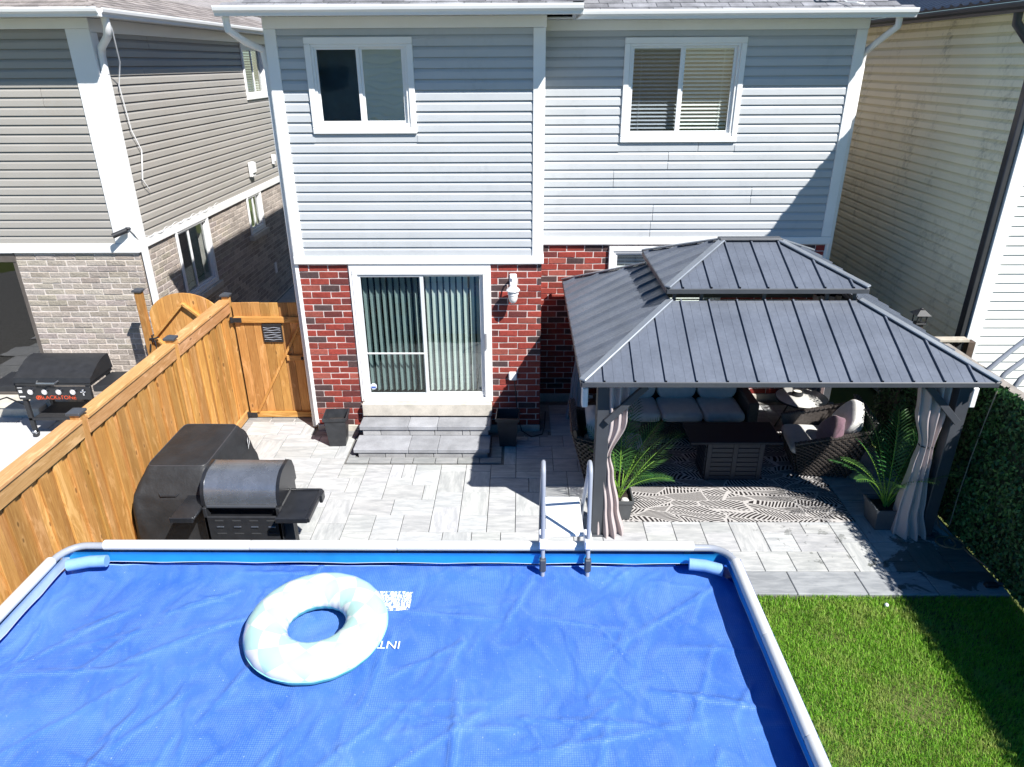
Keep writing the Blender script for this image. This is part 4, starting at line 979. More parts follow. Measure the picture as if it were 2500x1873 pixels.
def text_mesh(s, size, mat, name, extr=.0):
    cu = bpy.data.curves.new('t', 'FONT'); cu.body = s; cu.size = size; cu.extrude = extr; cu.align_x = 'CENTER'; cu.align_y = 'CENTER'; cu.resolution_u = 3
    o = bpy.data.objects.new('t', cu); COL.objects.link(o); dg = bpy.context.evaluated_depsgraph_get(); me = bpy.data.meshes.new_from_object(o.evaluated_get(dg))
    bpy.data.objects.remove(o); bpy.data.curves.remove(cu); me.name = name; me.materials.clear(); me.materials.append(mat); return me
def zcov(x, y):
    k = np.argmin((Xg-x)**2+(Yg-y)**2); return float(V.reshape(-1, 3)[k, 2])
WORN = mat0('worn_white_print', .5); v = WORN.coords('world')
WORN.set(WORN.bsdf.inputs['Base Color'], (.80, .86, .92, 1)); WORN.set(WORN.bsdf.inputs['Alpha'], WORN.ramp(WORN.noise(WORN.coords('world', (2.2, .6, 1)), 34, 4, .7), [(.44, 0.), (.5, 1.)])); WORN = WORN.m
# worn printed patch and maker's lettering (upside down to the camera)
def drape(x0, x1, y0, y1, nm, mat, dz=.005):
    m = MB(); m.grid(lambda u, v_: (x0+(x1-x0)*u, y0+(y1-y0)*v_, zcov(x0+(x1-x0)*u, y0+(y1-y0)*v_)+dz), 14, 12); return m.build(nm, mat, cov, smooth='all')
drape(1.87, 2.16, -4.99, -4.76, 'printed_patch', WORN)
PRINTW = M('white_print', (.78, .84, .9), .5, var=.1)
tm = text_mesh('INTEX', .108, PRINTW, 'lettering'); tb = bpy.data.objects
for vv in tm.vertices: vv.co.x *= 1.0
o = put('lettering', tm, cov, (2.0, -5.365, max(zcov(2.0+q, -5.365) for q in (-.15, 0, .15))+.006), rot=(0, 0, math.pi))
# pool noodles in the corners
NOOD = M('foam_pale_blue', (.20, .36, .60), .7, var=.1, vs=12, bump=.4, bs=90)
MB().tube([(4.47, -4.54, 1.20), (4.60, -4.56, 1.20), (4.74, -4.61, 1.19)], .05, 14).build('pool_noodle', NOOD, None, smooth=True)
tag(bpy.data.objects['pool_noodle'], 'pale blue foam noodle in the far right pool corner', 'pool noodle', 'foam noodles in the pool corners')
o = MB().tube([(-.48, -4.54, 1.21), (-.62, -4.55, 1.21), (-.79, -4.59, 1.20)], .05, 14).build('pool_noodle', NOOD, None, smooth=True); tag(o, 'pale blue foam noodle in the far left pool corner beside the fence', 'pool noodle', 'foam noodles in the pool corners')
# ---- inflatable ring
def ring_mat():
    t = mat0('ring_vinyl_harlequin', .26, 0, .5); p = t.n('SeparateXYZ', i0=t.coords('obj'))
    ang = t.math('DIVIDE', t.math('ARCTAN2', p.outputs[1], p.outputs[0]), 2*math.pi)
    rad = t.math('SQRT', t.math('ADD', t.math('POWER', p.outputs[0], 2.), t.math('POWER', p.outputs[1], 2.)))
    q = t.math('DIVIDE', t.math('ARCTAN2', t.math('SUBTRACT', rad, .372), p.outputs[2]), math.pi)      # -1..1 round the tube
    a = t.math('MULTIPLY', ang, 11.); b_ = t.math('MULTIPLY', q, 2.1)
    f1 = t.math('FLOOR', t.math('ADD', a, b_)); f2 = t.math('FLOOR', t.math('SUBTRACT', a, b_))
    par = t.math('ABSOLUTE', t.math('MODULO', t.math('ADD', f1, f2), 2.))
    c = t.mix(par, (.62, .635, .62), (.40, .60, .545))
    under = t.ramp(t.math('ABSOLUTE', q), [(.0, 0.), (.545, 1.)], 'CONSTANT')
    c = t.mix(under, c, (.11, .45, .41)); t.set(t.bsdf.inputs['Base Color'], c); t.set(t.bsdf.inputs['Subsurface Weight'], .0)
    t.set(t.bsdf.inputs['Normal'], t.bump(t.noise(t.coords('obj', (1, 1, 1)), 14, 3, .5), .12, .01)); return t.m
RR, rr0 = .372, .157
def ringfn(u, v_):
    a = u*2*math.pi; q = v_*2*math.pi; pu = 1+.012*math.sin(a*22)*abs(math.sin(q))**2
    return ((RR+rr0*pu*math.sin(q))*math.cos(a), (RR+rr0*pu*math.sin(q))*math.sin(a), rr0*.80*pu*math.cos(q))
m = MB(); m.grid(ringfn, 110, 25, cu=True); rz = 1.195
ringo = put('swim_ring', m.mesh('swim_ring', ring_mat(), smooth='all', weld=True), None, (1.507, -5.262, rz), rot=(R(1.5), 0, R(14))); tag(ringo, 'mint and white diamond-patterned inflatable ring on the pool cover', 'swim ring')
m = MB(); m.tube([((RR+rr0*1.0)*math.cos(i*math.pi/40), (RR+rr0)*math.sin(i*math.pi/40), -.01) for i in range(80)], .004, 5, closed=True); o = put('seam', m.mesh('seam', M('ring_seam', (.3, .72, .66), .35)), None, (0, 0, 0)); o.parent = ringo
# ---- ladder
lad = thing('pool_ladder', 'grey tube pool ladder with white platform over the far rail', 'ladder', (3.43, -4.1, 0))
for x in (3.235, 3.615):
    pts = [(x, -4.66, .05), (x, -4.60, .6), (x, -4.55, 1.1), (x, -4.525, 1.35), (x, -4.47, 1.88)] + [(x, -4.385-.085*math.cos(q), 2.0+.09*math.sin(q)) for q in [i*math.pi/8 for i in range(1, 8)]] + [(x, -4.28, 1.92), (x+.004, -3.84, 1.30), (x+.006, -3.35, .034)]
    MB().tube(pts, .018, 12).build('side_rail', GREYTUBE, lad, smooth=True)
    MB().cbox(x-.032, x+.032, -4.56, -4.38, 1.355, 1.44, .008).build('clamp', PLASTIC_W, lad)
    MB().cbox(x-.028, x+.028, -4.575, -4.52, 1.13, 1.26, .01).build('grip_sleeve', CHAR, lad)
MB().cbox(3.262, 3.592, -4.385, -3.80, 1.352, 1.385, .012).build('platform', PLASTIC_W, lad)
m = MB()
for k in range(9): m.cbox(3.29, 3.565, -3.795+k*.0, -3.79, 1.315+k*.004, 1.317+k*.004, .0005)
for z, yo, yi in ((1.02, -3.735, -4.47), (.70, -3.61, -4.49), (.38, -3.485, -4.52)):
    MB().cbox(3.255, 3.60, yo-.05, yo+.03, z-.02, z+.02, .008).build('step', PLASTIC_W, lad)
for z in (.8, .45): MB().cbox(3.255, 3.595, -4.66, -4.56, z-.02, z+.02, .008).build('step', PLASTIC_W, lad)

# ================================================================== gas grill seen from its back
gr = thing('gas_grill', 'open black gas grill with curved steel lid and side shelves', 'grill', (.17, -3.05, 0))
LIDM = M('lid_dark_steel', (.33, .345, .37), .27, metal=.75, var=.18, vs=4, fine=.25)
prof = [(-3.26, .90)] + [(-3.26+.0+.25*(1-math.cos(q)), .98+.235*math.sin(q)) for q in [i*math.pi/16 for i in range(0, 9)]] + [(-2.86, 1.215), (-2.78, 1.16), (-2.73, 1.05), (-2.72, .90)]
lid = MB().prism(prof, 'x', -.215, .535).build('lid', LIDM, gr, smooth=True)
sc_ = lambda s: [(-3.0+(p[0]+3.0)*s, .90+(p[1]-.90)*s) for p in prof]
for a, c in ((-.25, -.214), (.534, .57)): MB().prism(sc_(1.02), 'x', a, c).build('end_cap', BLACKG, lid, smooth=True)
MB().cbox(-.20, .52, -3.285, -3.262, .885, .915, .006).build('lid_lip', CHAR, lid)
m = MB().cbox(-.235, .555, -3.20, -2.72, .55, .898, .01); m.build('firebox', BLACKG, gr)
bp = MB().cbox(-.24, .56, -3.30, -3.27, .50, .79, .008).cbox(-.24, -.20, -3.30, -3.21, .50, .895, .006).cbox(.52, .56, -3.30, -3.21, .50, .895, .006); bp = bp.build('back_panel', BLACKP, gr)
for k in range(4):
    xx = -.13+k*.18; MB().cbox(xx, xx+.09, -3.304, -3.30, .735, .752, .001).build('vent_slot', DARKROOM, bp); MB().cbox(xx+.01, xx+.085, -3.312, -3.302, .662, .676, .002).build('vent_clip', STEEL, bp)
    MB().cbox(xx, xx+.10, -3.304, -3.30, .575, .59, .001).build('vent_slot', DARKROOM, bp)
def shelf(x0, x1, nm):
    s = MB().cbox(x0, x1, -3.48, -2.93, .855, .885, .008).build(nm, BLACKG, gr)
    MB().cbox(x0, x1, -3.49, -3.462, .845, .905, .006).build('shelf_rim', BLACKG, s); MB().cbox(x0, x1, -2.95, -2.922, .86, .902, .006).build('shelf_rim', BLACKG, s)
shelf(.575, .90, 'side_shelf'); shelf(-.50, -.255, 'side_shelf')
MB().cbox(.885, .92, -3.48, -2.93, .845, .905, .008).cbox(.905, .94, -3.06, -2.95, .80, .90, .008).build('towel_bar', BLACKG, gr)
cab = MB().cbox(-.20, .52, -3.24, -2.76, .09, .548, .008).build('cabinet', BLACKP, gr)
MB().cbox(.535, .66, -3.24, -3.215, .20, .70, .004).build('side_bracket', CHAR, gr)
for (xx, yy2) in ((-.15, -3.18), (.47, -3.18), (-.15, -2.82), (.47, -2.82)): MB().tube([(xx-.018, yy2, .075), (xx+.018, yy2, .075)], .04, 14).build('caster', BLACKP, gr, smooth=True)
# ---- covered barbecue
cb = thing('covered_barbecue', 'barbecue under a black fabric cover against the fence', 'barbecue', (-.68, -2.4, 0))
def rrect(u, x0, x1, y0, y1, r):
    a = u*2*math.pi; cx, cy = (x0+x1)/2, (y0+y1)/2; ca, sa = math.cos(a), math.sin(a); e = .14
    return cx+(x1-x0)/2*math.copysign(abs(ca)**e, ca), cy+(y1-y0)/2*math.copysign(abs(sa)**e, sa)
lev = [(.03, -1.13, -.20, -3.12, -1.70), (.35, -1.14, -.19, -3.12, -1.68), (.70, -1.12, -.20, -3.10, -1.70), (.86, -1.10, -.23, -3.05, -1.74), (.98, -1.05, -.28, -2.96, -1.80), (1.105, -1.0, -.325, -2.88, -1.86), (1.13, -.98, -.345, -2.85, -1.885), (1.135, -.85, -.48, -2.6, -2.1), (1.137, -.70, -.62, -2.4, -2.3), (1.1372, -.661, -.659, -2.351, -2.349)]
def cbfn(u, v_):
    f_ = v_*(len(lev)-1); i = min(int(f_), len(lev)-2); w = f_-i; L_ = [lev[i][k]*(1-w)+lev[i+1][k]*w for k in range(5)]
    x, y = rrect(u, *L_[1:], .1); n = mnoise.noise(Vector((x*5, y*5, L_[0]*1.6))); n2 = mnoise.noise(Vector((x*11, y*11, L_[0]*3+5))); s = 1 if L_[0] < 1.05 else .25
    n3 = mnoise.noise(Vector((x*6+1, y*6, L_[0]*1.1))); n4 = mnoise.noise(Vector((x*13+4, y*13, L_[0]*2.2))); fold = (.045*(1-abs(n3)*2.4)+.02*(1-abs(n4)*2.4)-.03)*(min(1, (1.08-L_[0])*3) if L_[0] < 1.08 else 0); k = 1+.035*n*s+.022*n2*s+fold; cx, cy = (L_[1]+L_[2])/2, (L_[3]+L_[4])/2
    return (cx+(x-cx)*k, cy+(y-cy)*k, L_[0]+.012*n*s)
MB().grid(cbfn, 120, 52, cu=True).build('cover', COVERB, cb, smooth='all')
m = MB(); m.tube([cbfn(i/80, 6/9) for i in range(80)], .006, 5, closed=True); m.build('piping', M('cover_piping', (.05, .05, .055), .5), cb)
m = MB(); m.tube([(-.80, -3.035, .90), (-.78, -3.06, .885), (-.62, -3.06, .885), (-.60, -3.035, .90)], .011, 6); m.build('handle', BLACKP, cb)
LG = M('logo_white', (.7, .7, .7), .6)
m = MB()
for dy, dz in ((0, 0), (.045, .03), (0, .07)): m.quad((-.212, -2.02+dy, .86+dz), (-.222, -1.97+dy, .88+dz), (-.226, -1.955+dy, .925+dz), (-.216, -2.005+dy, .905+dz))
m.build('emblem', LG, cb)

# ================================================================== neighbour's griddle
gd = thing('flat_top_griddle', 'black four-burner griddle cart with orange lettering on neighbour patio', 'griddle', (-3.66, .05, 0))
gx0, gx1, gy0, gy1 = -4.20, -3.13, -.22, .36
hp = [(gy0-.01, .92)] + [(gy0-.01+.02, .99)] + [(gy0+.06+(gy1-gy0-.08)*i/7, 1.0+.16*math.sin(i/7*math.pi*.58)) for i in range(8)] + [(gy1+.02, .92)]
hood = MB().prism(hp, 'x', gx0-.02, gx1+.02).build('hood', BLACKP, gd, smooth=True)
MB().tube([(gx0+.34, gy0-.02, .955), (gx0+.36, gy0-.075, .945), (gx0+.62, gy0-.075, .945), (gx0+.64, gy0-.02, .955)], .012, 8).build('handle', STEEL, hood, smooth=True)
MB().cbox(gx0-.01, gx1+.01, gy0, gy1, .87, .915, .004).build('griddle_plate', BLACKG, gd)
pn = MB().cbox(gx0, gx1, gy0-.02, gy0+.01, .66, .865, .005).build('control_panel', BLACKG, gd)
CHR = M('chrome_knob', (.75, .75, .77), .15, metal=1., var=.03); REDK = M('knob_red', (.55, .05, .03), .4)
for k in range(4):
    xx = gx0+.21+k*.205
    kb = MB().tube([(xx, gy0-.021, .795), (xx, gy0-.05, .795)], .042, 18).build('knob', CHR, pn, smooth=True); MB().tube([(xx, gy0-.0505, .795), (xx, gy0-.062, .795)], .026, 14).build('knob_face', PLASTIC_W, kb); MB().cbox(xx-.028, xx-.008, gy0-.054, gy0-.0505, .78, .815, .001).build('knob_mark', REDK, kb)
MB().cbox(gx1-.15, gx1-.07, gy0-.034, gy0-.021, .775, .80, .004).cbox(gx1-.12, gx1-.09, gy0-.034, gy0-.021, .73, .83, .004).build('tool_hook', CHR, pn)
MB().box(gx0+.02, gx0+.10, gy0-.0225, gy0-.0205, .70, .72).box(gx0+.02, gx0+.085, gy0-.0225, gy0-.0205, .845, .853).box(gx0+.025, gx0+.075, gy0-.0225, gy0-.0205, .77, .81).build('info_print', LG, pn)
ORANGE = M('lettering_orange', (.75, .09, .02), .5, var=.02)
tm = text_mesh('BLACKSTONE', .086, ORANGE, 'lettering'); put('lettering', tm, pn, (gx0+.57, gy0-.0225, .695), rot=(math.pi/2, 0, 0))
m = MB(); m.tube([(gx0+.285+.028*math.cos(i*math.pi/8), gy0-.0225, .695+.028*math.sin(i*math.pi/8)) for i in range(16)], .004, 5, closed=True); m.cbox(gx0+.275, gx0+.295, gy0-.0235, gy0-.0205, .68, .712, .001); m.build('emblem', ORANGE, pn)
for xx, yy2 in ((gx0+.05, gy0+.03), (gx1-.05, gy0+.03), (gx0+.05, gy1-.03), (gx1-.05, gy1-.03)):
    lg = MB().cbox(xx-.03, xx+.03, yy2-.025, yy2+.025, .10, .87, .005).build('leg', BLACKP, gd)
    MB().tube([(xx-.02, yy2, .085), (xx+.02, yy2, .085)], .052, 16).build('wheel', BLACKP, lg, smooth=True); MB().cbox(xx-.03, xx+.03, yy2-.045, yy2+.02, .085, .145, .01).build('brake', STEEL, lg)
MB().cbox(gx0+.08, gx1-.08, gy0+.01, gy1-.01, .32, .345, .004).build('lower_shelf', M('perforated_shelf', (.02, .02, .022), .7, bump=.8, bs=70), gd)
MB().cbox(gx0+.02, gx1-.02, gy0+.005, gy0+.035, .31, .35, .003).build('shelf_rail', BLACKP, gd)
for a, c in ((gx1+.03, gx1+.42), (gx0-.42, gx0-.03)):
    s = MB().cbox(a, c, gy0+.03, gy1-.05, .83, .865, .005).build('side_shelf', BLACKP, gd); MB().cbox(a, c, gy0+.0, gy0+.028, .78, .868, .004).build('shelf_rim', BLACKP, s)
MB().tube([(gx0-.02, gy0+.2, .6), (gx0-.2, gy0+.3, .42), (gx0-.6, gy0+.5, .45), (gx0-1.0, gy0+.6, .3), (gx0-1.3, gy0+.6, .05)], .012, 6).build('gas_hose', BLACKP, gd, smooth=True)
st_ = thing('stone_steps', 'pale concrete block steps at the sliding door of the taupe house', 'steps', (-5.3, .6, 0))
MB().cbox(-7, -4.5, .45, .98, .0, .17, .01).build('tread_slab', CONCRETE, st_); MB().cbox(-4.49, -4.1, .62, .98, .0, .30, .02).build('stone_block', SLABGREY, st_, color=(1.1, 1.05, .95))
# ================================================================== gazebo
gz = thing('gazebo', 'charcoal hardtop gazebo with two-tier metal roof over the patio', 'gazebo', (5.78, -.95, 0))
E0, E1, F0, F1, ZE = 3.67, 7.88, -2.8, .90, 2.10
I0, I1, G0, G1, ZI = 4.72, 6.83, -1.75, -.15, 2.625
T0, T1, S0, S1, ZT = 4.66, 6.88, -1.80, -.10, 2.78
RG0, RG1, RGY, ZRG = 5.45, 6.10, -.95, 3.12
def panel_face(deck, P0, P1, Q0, Q1, pitch, start):
    P0, P1, Q0, Q1 = map(Vector, (P0, P1, Q0, Q1)); e = (P1-P0).normalized(); nrm = e.cross((Q0-P0)).normalized()
    if nrm.z < 0: nrm = -nrm
    s = nrm.cross(e).normalized()
    if s.z < 0: s = -s
    Lu = (P1-P0).length; q0 = (Q0-P0).dot(e); q1 = (Q1-P0).dot(e); vt = (Q0-P0).dot(s)
    def vm(u):
        a = vt
        if u < q0: a = min(a, vt*u/max(q0, 1e-6))
        if u > q1: a = min(a, vt*(Lu-u)/max(Lu-q1, 1e-6))
        return max(a, 0)
    u = start-pitch; ru = random.Random(int(P0.x*100+P0.y*10))
    while u < Lu:
        a, b = max(u, 0.), min(u+pitch, Lu)
        if b-a > .02:
            cs = [(0, .0), (.002, .024), (.018, .024), (.020, .0)]
            for k in (1, 2): c = pitch*k/3; cs += [(c-.003, .0), (c, -.0025), (c+.003, .0)]
            cs += [(pitch-.001, .0)]
            cs = [(a-u if (q < a-u) else (b-u if q > b-u else q), h) for q, h in cs]
            m = MB()
            for (c0, h0), (c1, h1) in zip(cs, cs[1:]):
                if c1-c0 < 1e-5: continue
                ua, ub = u+c0, u+c1
                pts = [P0+e*ua-s*.0+nrm*h0, P0+e*ub+nrm*h1, P0+e*ub+s*vm(ub)+nrm*h1, P0+e*ua+s*vm(ua)+nrm*h0]
                mids = [x for x in (q0, q1) if ua < x < ub]
                for x in mids: pts.insert(3, P0+e*x+s*vm(x)+nrm*((h0+h1)/2))
                m.quad(*pts)
            # front lip
            m.quad(P0+e*a, P0+e*b, P0+e*b-Vector((0, 0, .02)), P0+e*a-Vector((0, 0, .02)))
            if m.f: m.build('roof_panel', ROOFM, deck)
        u += pitch
def tier(E, I, ze, zi, pitch, nm, starts):
    (x0, x1, y0, y1), (a0, a1, b0, b1) = E, I
    d = MB(); dz = -.012
    o = [(x0, y0, ze+dz), (x1, y0, ze+dz), (x1, y1, ze+dz), (x0, y1, ze+dz)]; i = [(a0, b0, zi+dz), (a1, b0, zi+dz), (a1, b1, zi+dz), (a0, b1, zi+dz)]
    for k in range(4): d.quad(o[k], o[(k+1) % 4], i[(k+1) % 4], i[k])
    deck = d.build(nm, CHAR, gz)
    O = [Vector((x0, y0, ze)), Vector((x1, y0, ze)), Vector((x1, y1, ze)), Vector((x0, y1, ze))]; In = [Vector((a0, b0, zi)), Vector((a1, b0, zi)), Vector((a1, b1, zi)), Vector((a0, b1, zi))]
    for k in range(4): panel_face(deck, O[k], O[(k+1) % 4], In[k], In[(k+1) % 4], pitch, starts[k])
    for k in range(4):
        a, c = O[k]+Vector((0, 0, .018)), In[k]+Vector((0, 0, .018)); MB().beam(a, c, .085, .026, (0, 0, 1), .008).build('hip_cap', ROOFL, deck)
    f = MB(); h = .055
    for (p, q) in ((O[0], O[1]), (O[1], O[2]), (O[2], O[3]), (O[3], O[0])):
        MB().beam(p-Vector((0, 0, .03)), q-Vector((0, 0, .03)), .02, h).build('eave_trim', CHAR, deck)
    return deck
t1 = tier((E0, E1, F0, F1), (I0, I1, G0, G1), ZE, ZI, .312, 'lower_roof', (.22, .2, .2, .2))
t2 = tier((T0, T1, S0, S1), (RG0, RG1, RGY-.02, RGY+.02), ZT, ZRG, .312, 'upper_roof', (.17, .1, .1, .1))
MB().cbox(RG0-.05, RG1+.05, RGY-.07, RGY+.07, ZRG+.005, ZRG+.035, .012).build('ridge_cap', CHAR, t2)
for a in ((I0+.05, G0+.05), (I1-.05, G0+.05), (I1-.05, G1-.05), (I0+.05, G1-.05), ((I0+I1)/2, G0+.05), ((I0+I1)/2-.7, G0+.05), ((I0+I1)/2+.7, G0+.05)):
    MB().cbox(a[0]-.018, a[0]+.018, a[1]-.018, a[1]+.018, ZI-.03, ZT+.03, .003).build('vent_strut', CHAR, t2)
for (p, q) in (((I0, G0), (I1, G0)), ((I1, G0), (I1, G1)), ((I1, G1), (I0, G1)), ((I0, G1), (I0, G0))):
    MB().beam((*p, ZI-.035), (*q, ZI-.035), .05, .05).build('ring_beam', CHAR, t1)
PXs, PYs = (3.935, 7.735), (-2.5, .60)
for x in PXs:
    for y in PYs:
        p = MB().cbox(x-.07, x+.07, y-.07, y+.07, .034, 2.04, .006).build('post', CHAR, gz); MB().cbox(x-.10, x+.10, y-.10, y+.10, .033, .05, .004).build('base_plate', CHAR, p)
for y in PYs: MB().cbox(PXs[0]+.071, PXs[1]-.071, y-.035, y+.035, 1.93, 2.05, .004).build('beam', CHAR, gz)
for x in PXs: MB().cbox(x-.035, x+.035, PYs[0]+.071, PYs[1]-.071, 1.931, 2.049, .004).build('beam', CHAR, gz)
for x, sx in ((PXs[0], 1), (PXs[1], -1)):
    for y, sy in ((PYs[0], 1), (PYs[1], -1)):
        yb_ = y-.098 if y < 0 else y; MB().beam((x+sx*.03, yb_, 1.54), (x+sx*.43, yb_, 1.96), .05, .07).build('brace', CHAR, gz)
        MB().beam((x, y+sy*.065, 1.56), (x, y+sy*.43, 1.94), .05, .07).build('brace', CHAR, gz)
for (x, y, cx_, cy_) in ((E0, F0, I0, G0), (E1, F0, I1, G0), (E0, F1, I0, G1), (E1, F1, I1, G1)):
    MB().beam((x+.05, y+.05 if y < 0 else y-.05, ZE-.05), (cx_, cy_, ZI-.06), .04, .06).build('rafter', CHAR, gz)
for x, sx in ((3.73, -1), (7.84, 1)):
    sb = thing('speaker_box', 'small white speaker on the front %s gazebo post' % ('left' if sx < 0 else 'right'), 'speaker', (x, -2.5, 1.7), group='white boxes on the gazebo posts')
    MB().cbox(x-.03, x+.035, -2.56, -2.44, 1.69, 1.92, .01).build('housing', PLASTIC_W, sb); MB().cbox(min(x, x-sx*.09), max(x, x-sx*.09), -2.52, -2.48, 1.78, 1.82, .003).build('bracket', CHAR, sb)

# ---- curtains
def curtain(label, cx, cy, prof, seed, mat=FABRIC_C):
    """prof: (z, centre x offset, half width x, half depth y)"""
    rs = random.Random(seed); ph = rs.uniform(0, 6)
    zs = [p[0] for p in prof]
    def at(z):
        for a, b in zip(prof, prof[1:]):
            if a[0] >= z >= b[0]:
                w = (a[0]-z)/(a[0]-b[0]); w = w*w*(3-2*w); return [a[k]*(1-w)+b[k]*w for k in range(4)]
        return list(prof[-1])
    def fn(u, v_):
        z = zs[0]+(zs[-1]-zs[0])*v_; _, ox, hw, hd = at(z); hw *= 1.12; hd *= 1.2; a = u*2*math.pi
        pl = math.sin(a*9+ph+1.2*math.sin(z*2.1))*.5 + math.sin(a*5+ph*2+z*.9)*.35
        amp = .20 if hw > .1 else .12
        k = 1+amp*pl
        return (cx+ox+hw*math.cos(a)*(1+.05*pl), cy+hd*math.sin(a)*k+ .35*hd*math.sin(math.cos(a)*11+ph), z)
    c = thing('curtain', label, 'curtain', (cx, cy, 0), group='tied gazebo curtains')
    MB().grid(fn, 150, 60, cu=True).build('panel', mat, c, smooth='all')
    tz = [p for p in prof if p[2] == min(q[2] for q in prof)][0]
    MB().tube([(cx+tz[1]+(tz[2]*1.12)*math.cos(i*math.pi/12), cy+(tz[3]*1.25)*math.sin(i*math.pi/12), tz[0]) for i in range(24)], .008, 6, closed=True).build('tie_back', BLACKP, c)
    for zz in (1.72, 1.42):
        MB().cbox(cx+prof[0][1]-.0, cx+prof[0][1]+.03, cy-prof[0][3]-.03, cy-prof[0][3]+.0, zz-.03, zz+.03, .004).build('clip', BLACKP, c) if False else None
    return c
curtain('mauve curtain tied to the front left gazebo post beside the ladder', 4.045, -2.475, [(1.99, .01, .145, .075), (1.5, .02, .13, .07), (1.06, -.06, .058, .05), (.85, -.045, .085, .06), (.4, .0, .115, .08), (.035, .04, .15, .105)], 3)
curtain('mauve curtain tied to the front right gazebo post beside the ivy', 7.485, -2.475, [(1.99, -.03, .155, .075), (1.6, .0, .14, .07), (1.19, .04, .066, .05), (.95, .04, .09, .06), (.4, .05, .135, .085), (.035, .09, .175, .12)], 5)
curtain('mauve curtain in shade at the rear left gazebo post by the brick wall', 3.98, .50, [(1.99, .0, .15, .08), (1.5, .0, .14, .07), (1.05, -.05, .06, .05), (.5, -.05, .11, .08), (.035, -.06, .16, .11)], 7)
curtain('mauve curtain in deep shade at the rear right gazebo post', 7.52, .52, [(1.99, -.05, .17, .08), (1.5, -.03, .14, .07), (1.05, .05, .06, .05), (.5, .03, .11, .08), (.035, .02, .15, .11)], 8)

# ================================================================== rug
def rug_mat():
    t = mat0('rug_leaf_weave', .92, 0, .2); p = t.coords('world')
    wob = t.n('TexNoise', Vector=p, Scale=1.4, Detail=2.).outputs['Color']; pw = t.vmath('ADD', p, t.vmath('MULTIPLY', t.vmath('SUBTRACT', wob, (.5, .5, .5)), (.30, .22, 0)))
    q = t.vmath('MULTIPLY', pw, (1, 2.1, 0))
    # long leaves lying across the rug, sheared so they run in two diagonals
    sh = t.n('SeparateXYZ', i0=q); qs = t.n('CombineXYZ', i0=t.math('ADD', sh.outputs[0], t.math('MULTIPLY', sh.outputs[1], .35)), i1=sh.outputs[1]).outputs[0]
    v1 = t.n('TexVoronoi', {'feature': 'F1'}, Vector=qs, Scale=2.0, Randomness=.9); ed = t.n('TexVoronoi', {'feature': 'DISTANCE_TO_EDGE'}, Vector=qs, Scale=2.0, Randomness=.9).outputs[0]
    cc = t.n('SeparateXYZ', i0=v1.outputs['Color']); loc = t.n('SeparateXYZ', i0=t.vmath('SUBTRACT', qs, t.vmath('DIVIDE', v1.outputs['Position'], (1., 1., 1.))))
    ang = t.math('ADD', t.math('MULTIPLY', cc.outputs[0], 1.1), -.75)
    ca, sa = t.math('COSINE', ang), t.math('SINE', ang)
    lx, ly = loc.outputs[0], loc.outputs[1]
    across = t.math('SUBTRACT', t.math('MULTIPLY', ly, ca), t.math('MULTIPLY', lx, sa)); along = t.math('ADD', t.math('MULTIPLY', lx, ca), t.math('MULTIPLY', ly, sa))
    st_ = t.math('SUBTRACT', along, t.math('MULTIPLY', t.math('ABSOLUTE', across), .55))
    s = t.math('SINE', t.math('MULTIPLY', st_, 128.))
    stripe = t.ramp(t.math('ADD', t.math('MULTIPLY', s, .5), .5), [(.36, 0.), (.46, 1.)])
    rib = t.ramp(t.math('ABSOLUTE', across), [(.009, 0.), (.014, 1.)]); edge = t.ramp(ed, [(.016, 0.), (.023, 1.)])
    dark = t.math('MULTIPLY', t.math('MULTIPLY', stripe, rib), edge)
    c = t.mix(dark, (.45, .43, .415), (.024, .021, .021)); t.set(t.bsdf.inputs['Base Color'], c)
    t.set(t.bsdf.inputs['Normal'], t.bump(t.noise(p, 220, 2, .5), .3, .003)); return t.m
rug = MB().cbox(4.24, 7.05, -2.30, .02, .034, .043, .003).build('patio_rug', rug_mat()); tag(rug, 'dark rug with pale leaf line pattern under the gazebo', 'rug')

# ================================================================== wicker seating
def weave(P, U_, V_, N_, nu, nv, cu=.05, cv=.022):
    """rows of small bulged strands over a bilinear panel P(u,v), joined into one mesh"""
    m = MB()
    for j in range(nv):
        for i in range(nu):
            u0 = (i+(.5 if j % 2 else 0))/nu; u1 = u0+.86/nu; v0 = j/nv; v1 = (j+.88)/nv
            if u1 > 1: u1 = 1
            if u1-u0 < .2/nu: continue
            um = (u0+u1)/2
            a, b, c, d = P(u0, v0), P(u1, v0), P(u1, v1), P(u0, v1); n = (b-a).cross(d-a).normalized()
            if n.dot(N_) < 0: n = -n
            e, f_ = P(um-.18/nu, v0)+n*.018, P(um+.18/nu, v0)+n*.018; g_, h_ = P(um+.18/nu, v1)+n*.018, P(um-.18/nu, v1)+n*.018
            m.add([a, b, c, d, e, f_, g_, h_], [(0, 4, 7, 3), (4, 5, 6, 7), (5, 1, 2, 6), (0, 1, 5, 4), (3, 7, 6, 2)])
    return m
def bil(a, b, c, d):
    a, b, c, d = map(Vector, (a, b, c, d))
    return lambda u, v_: (a*(1-u)+b*u)*(1-v_)+(d*(1-u)+c*u)*v_
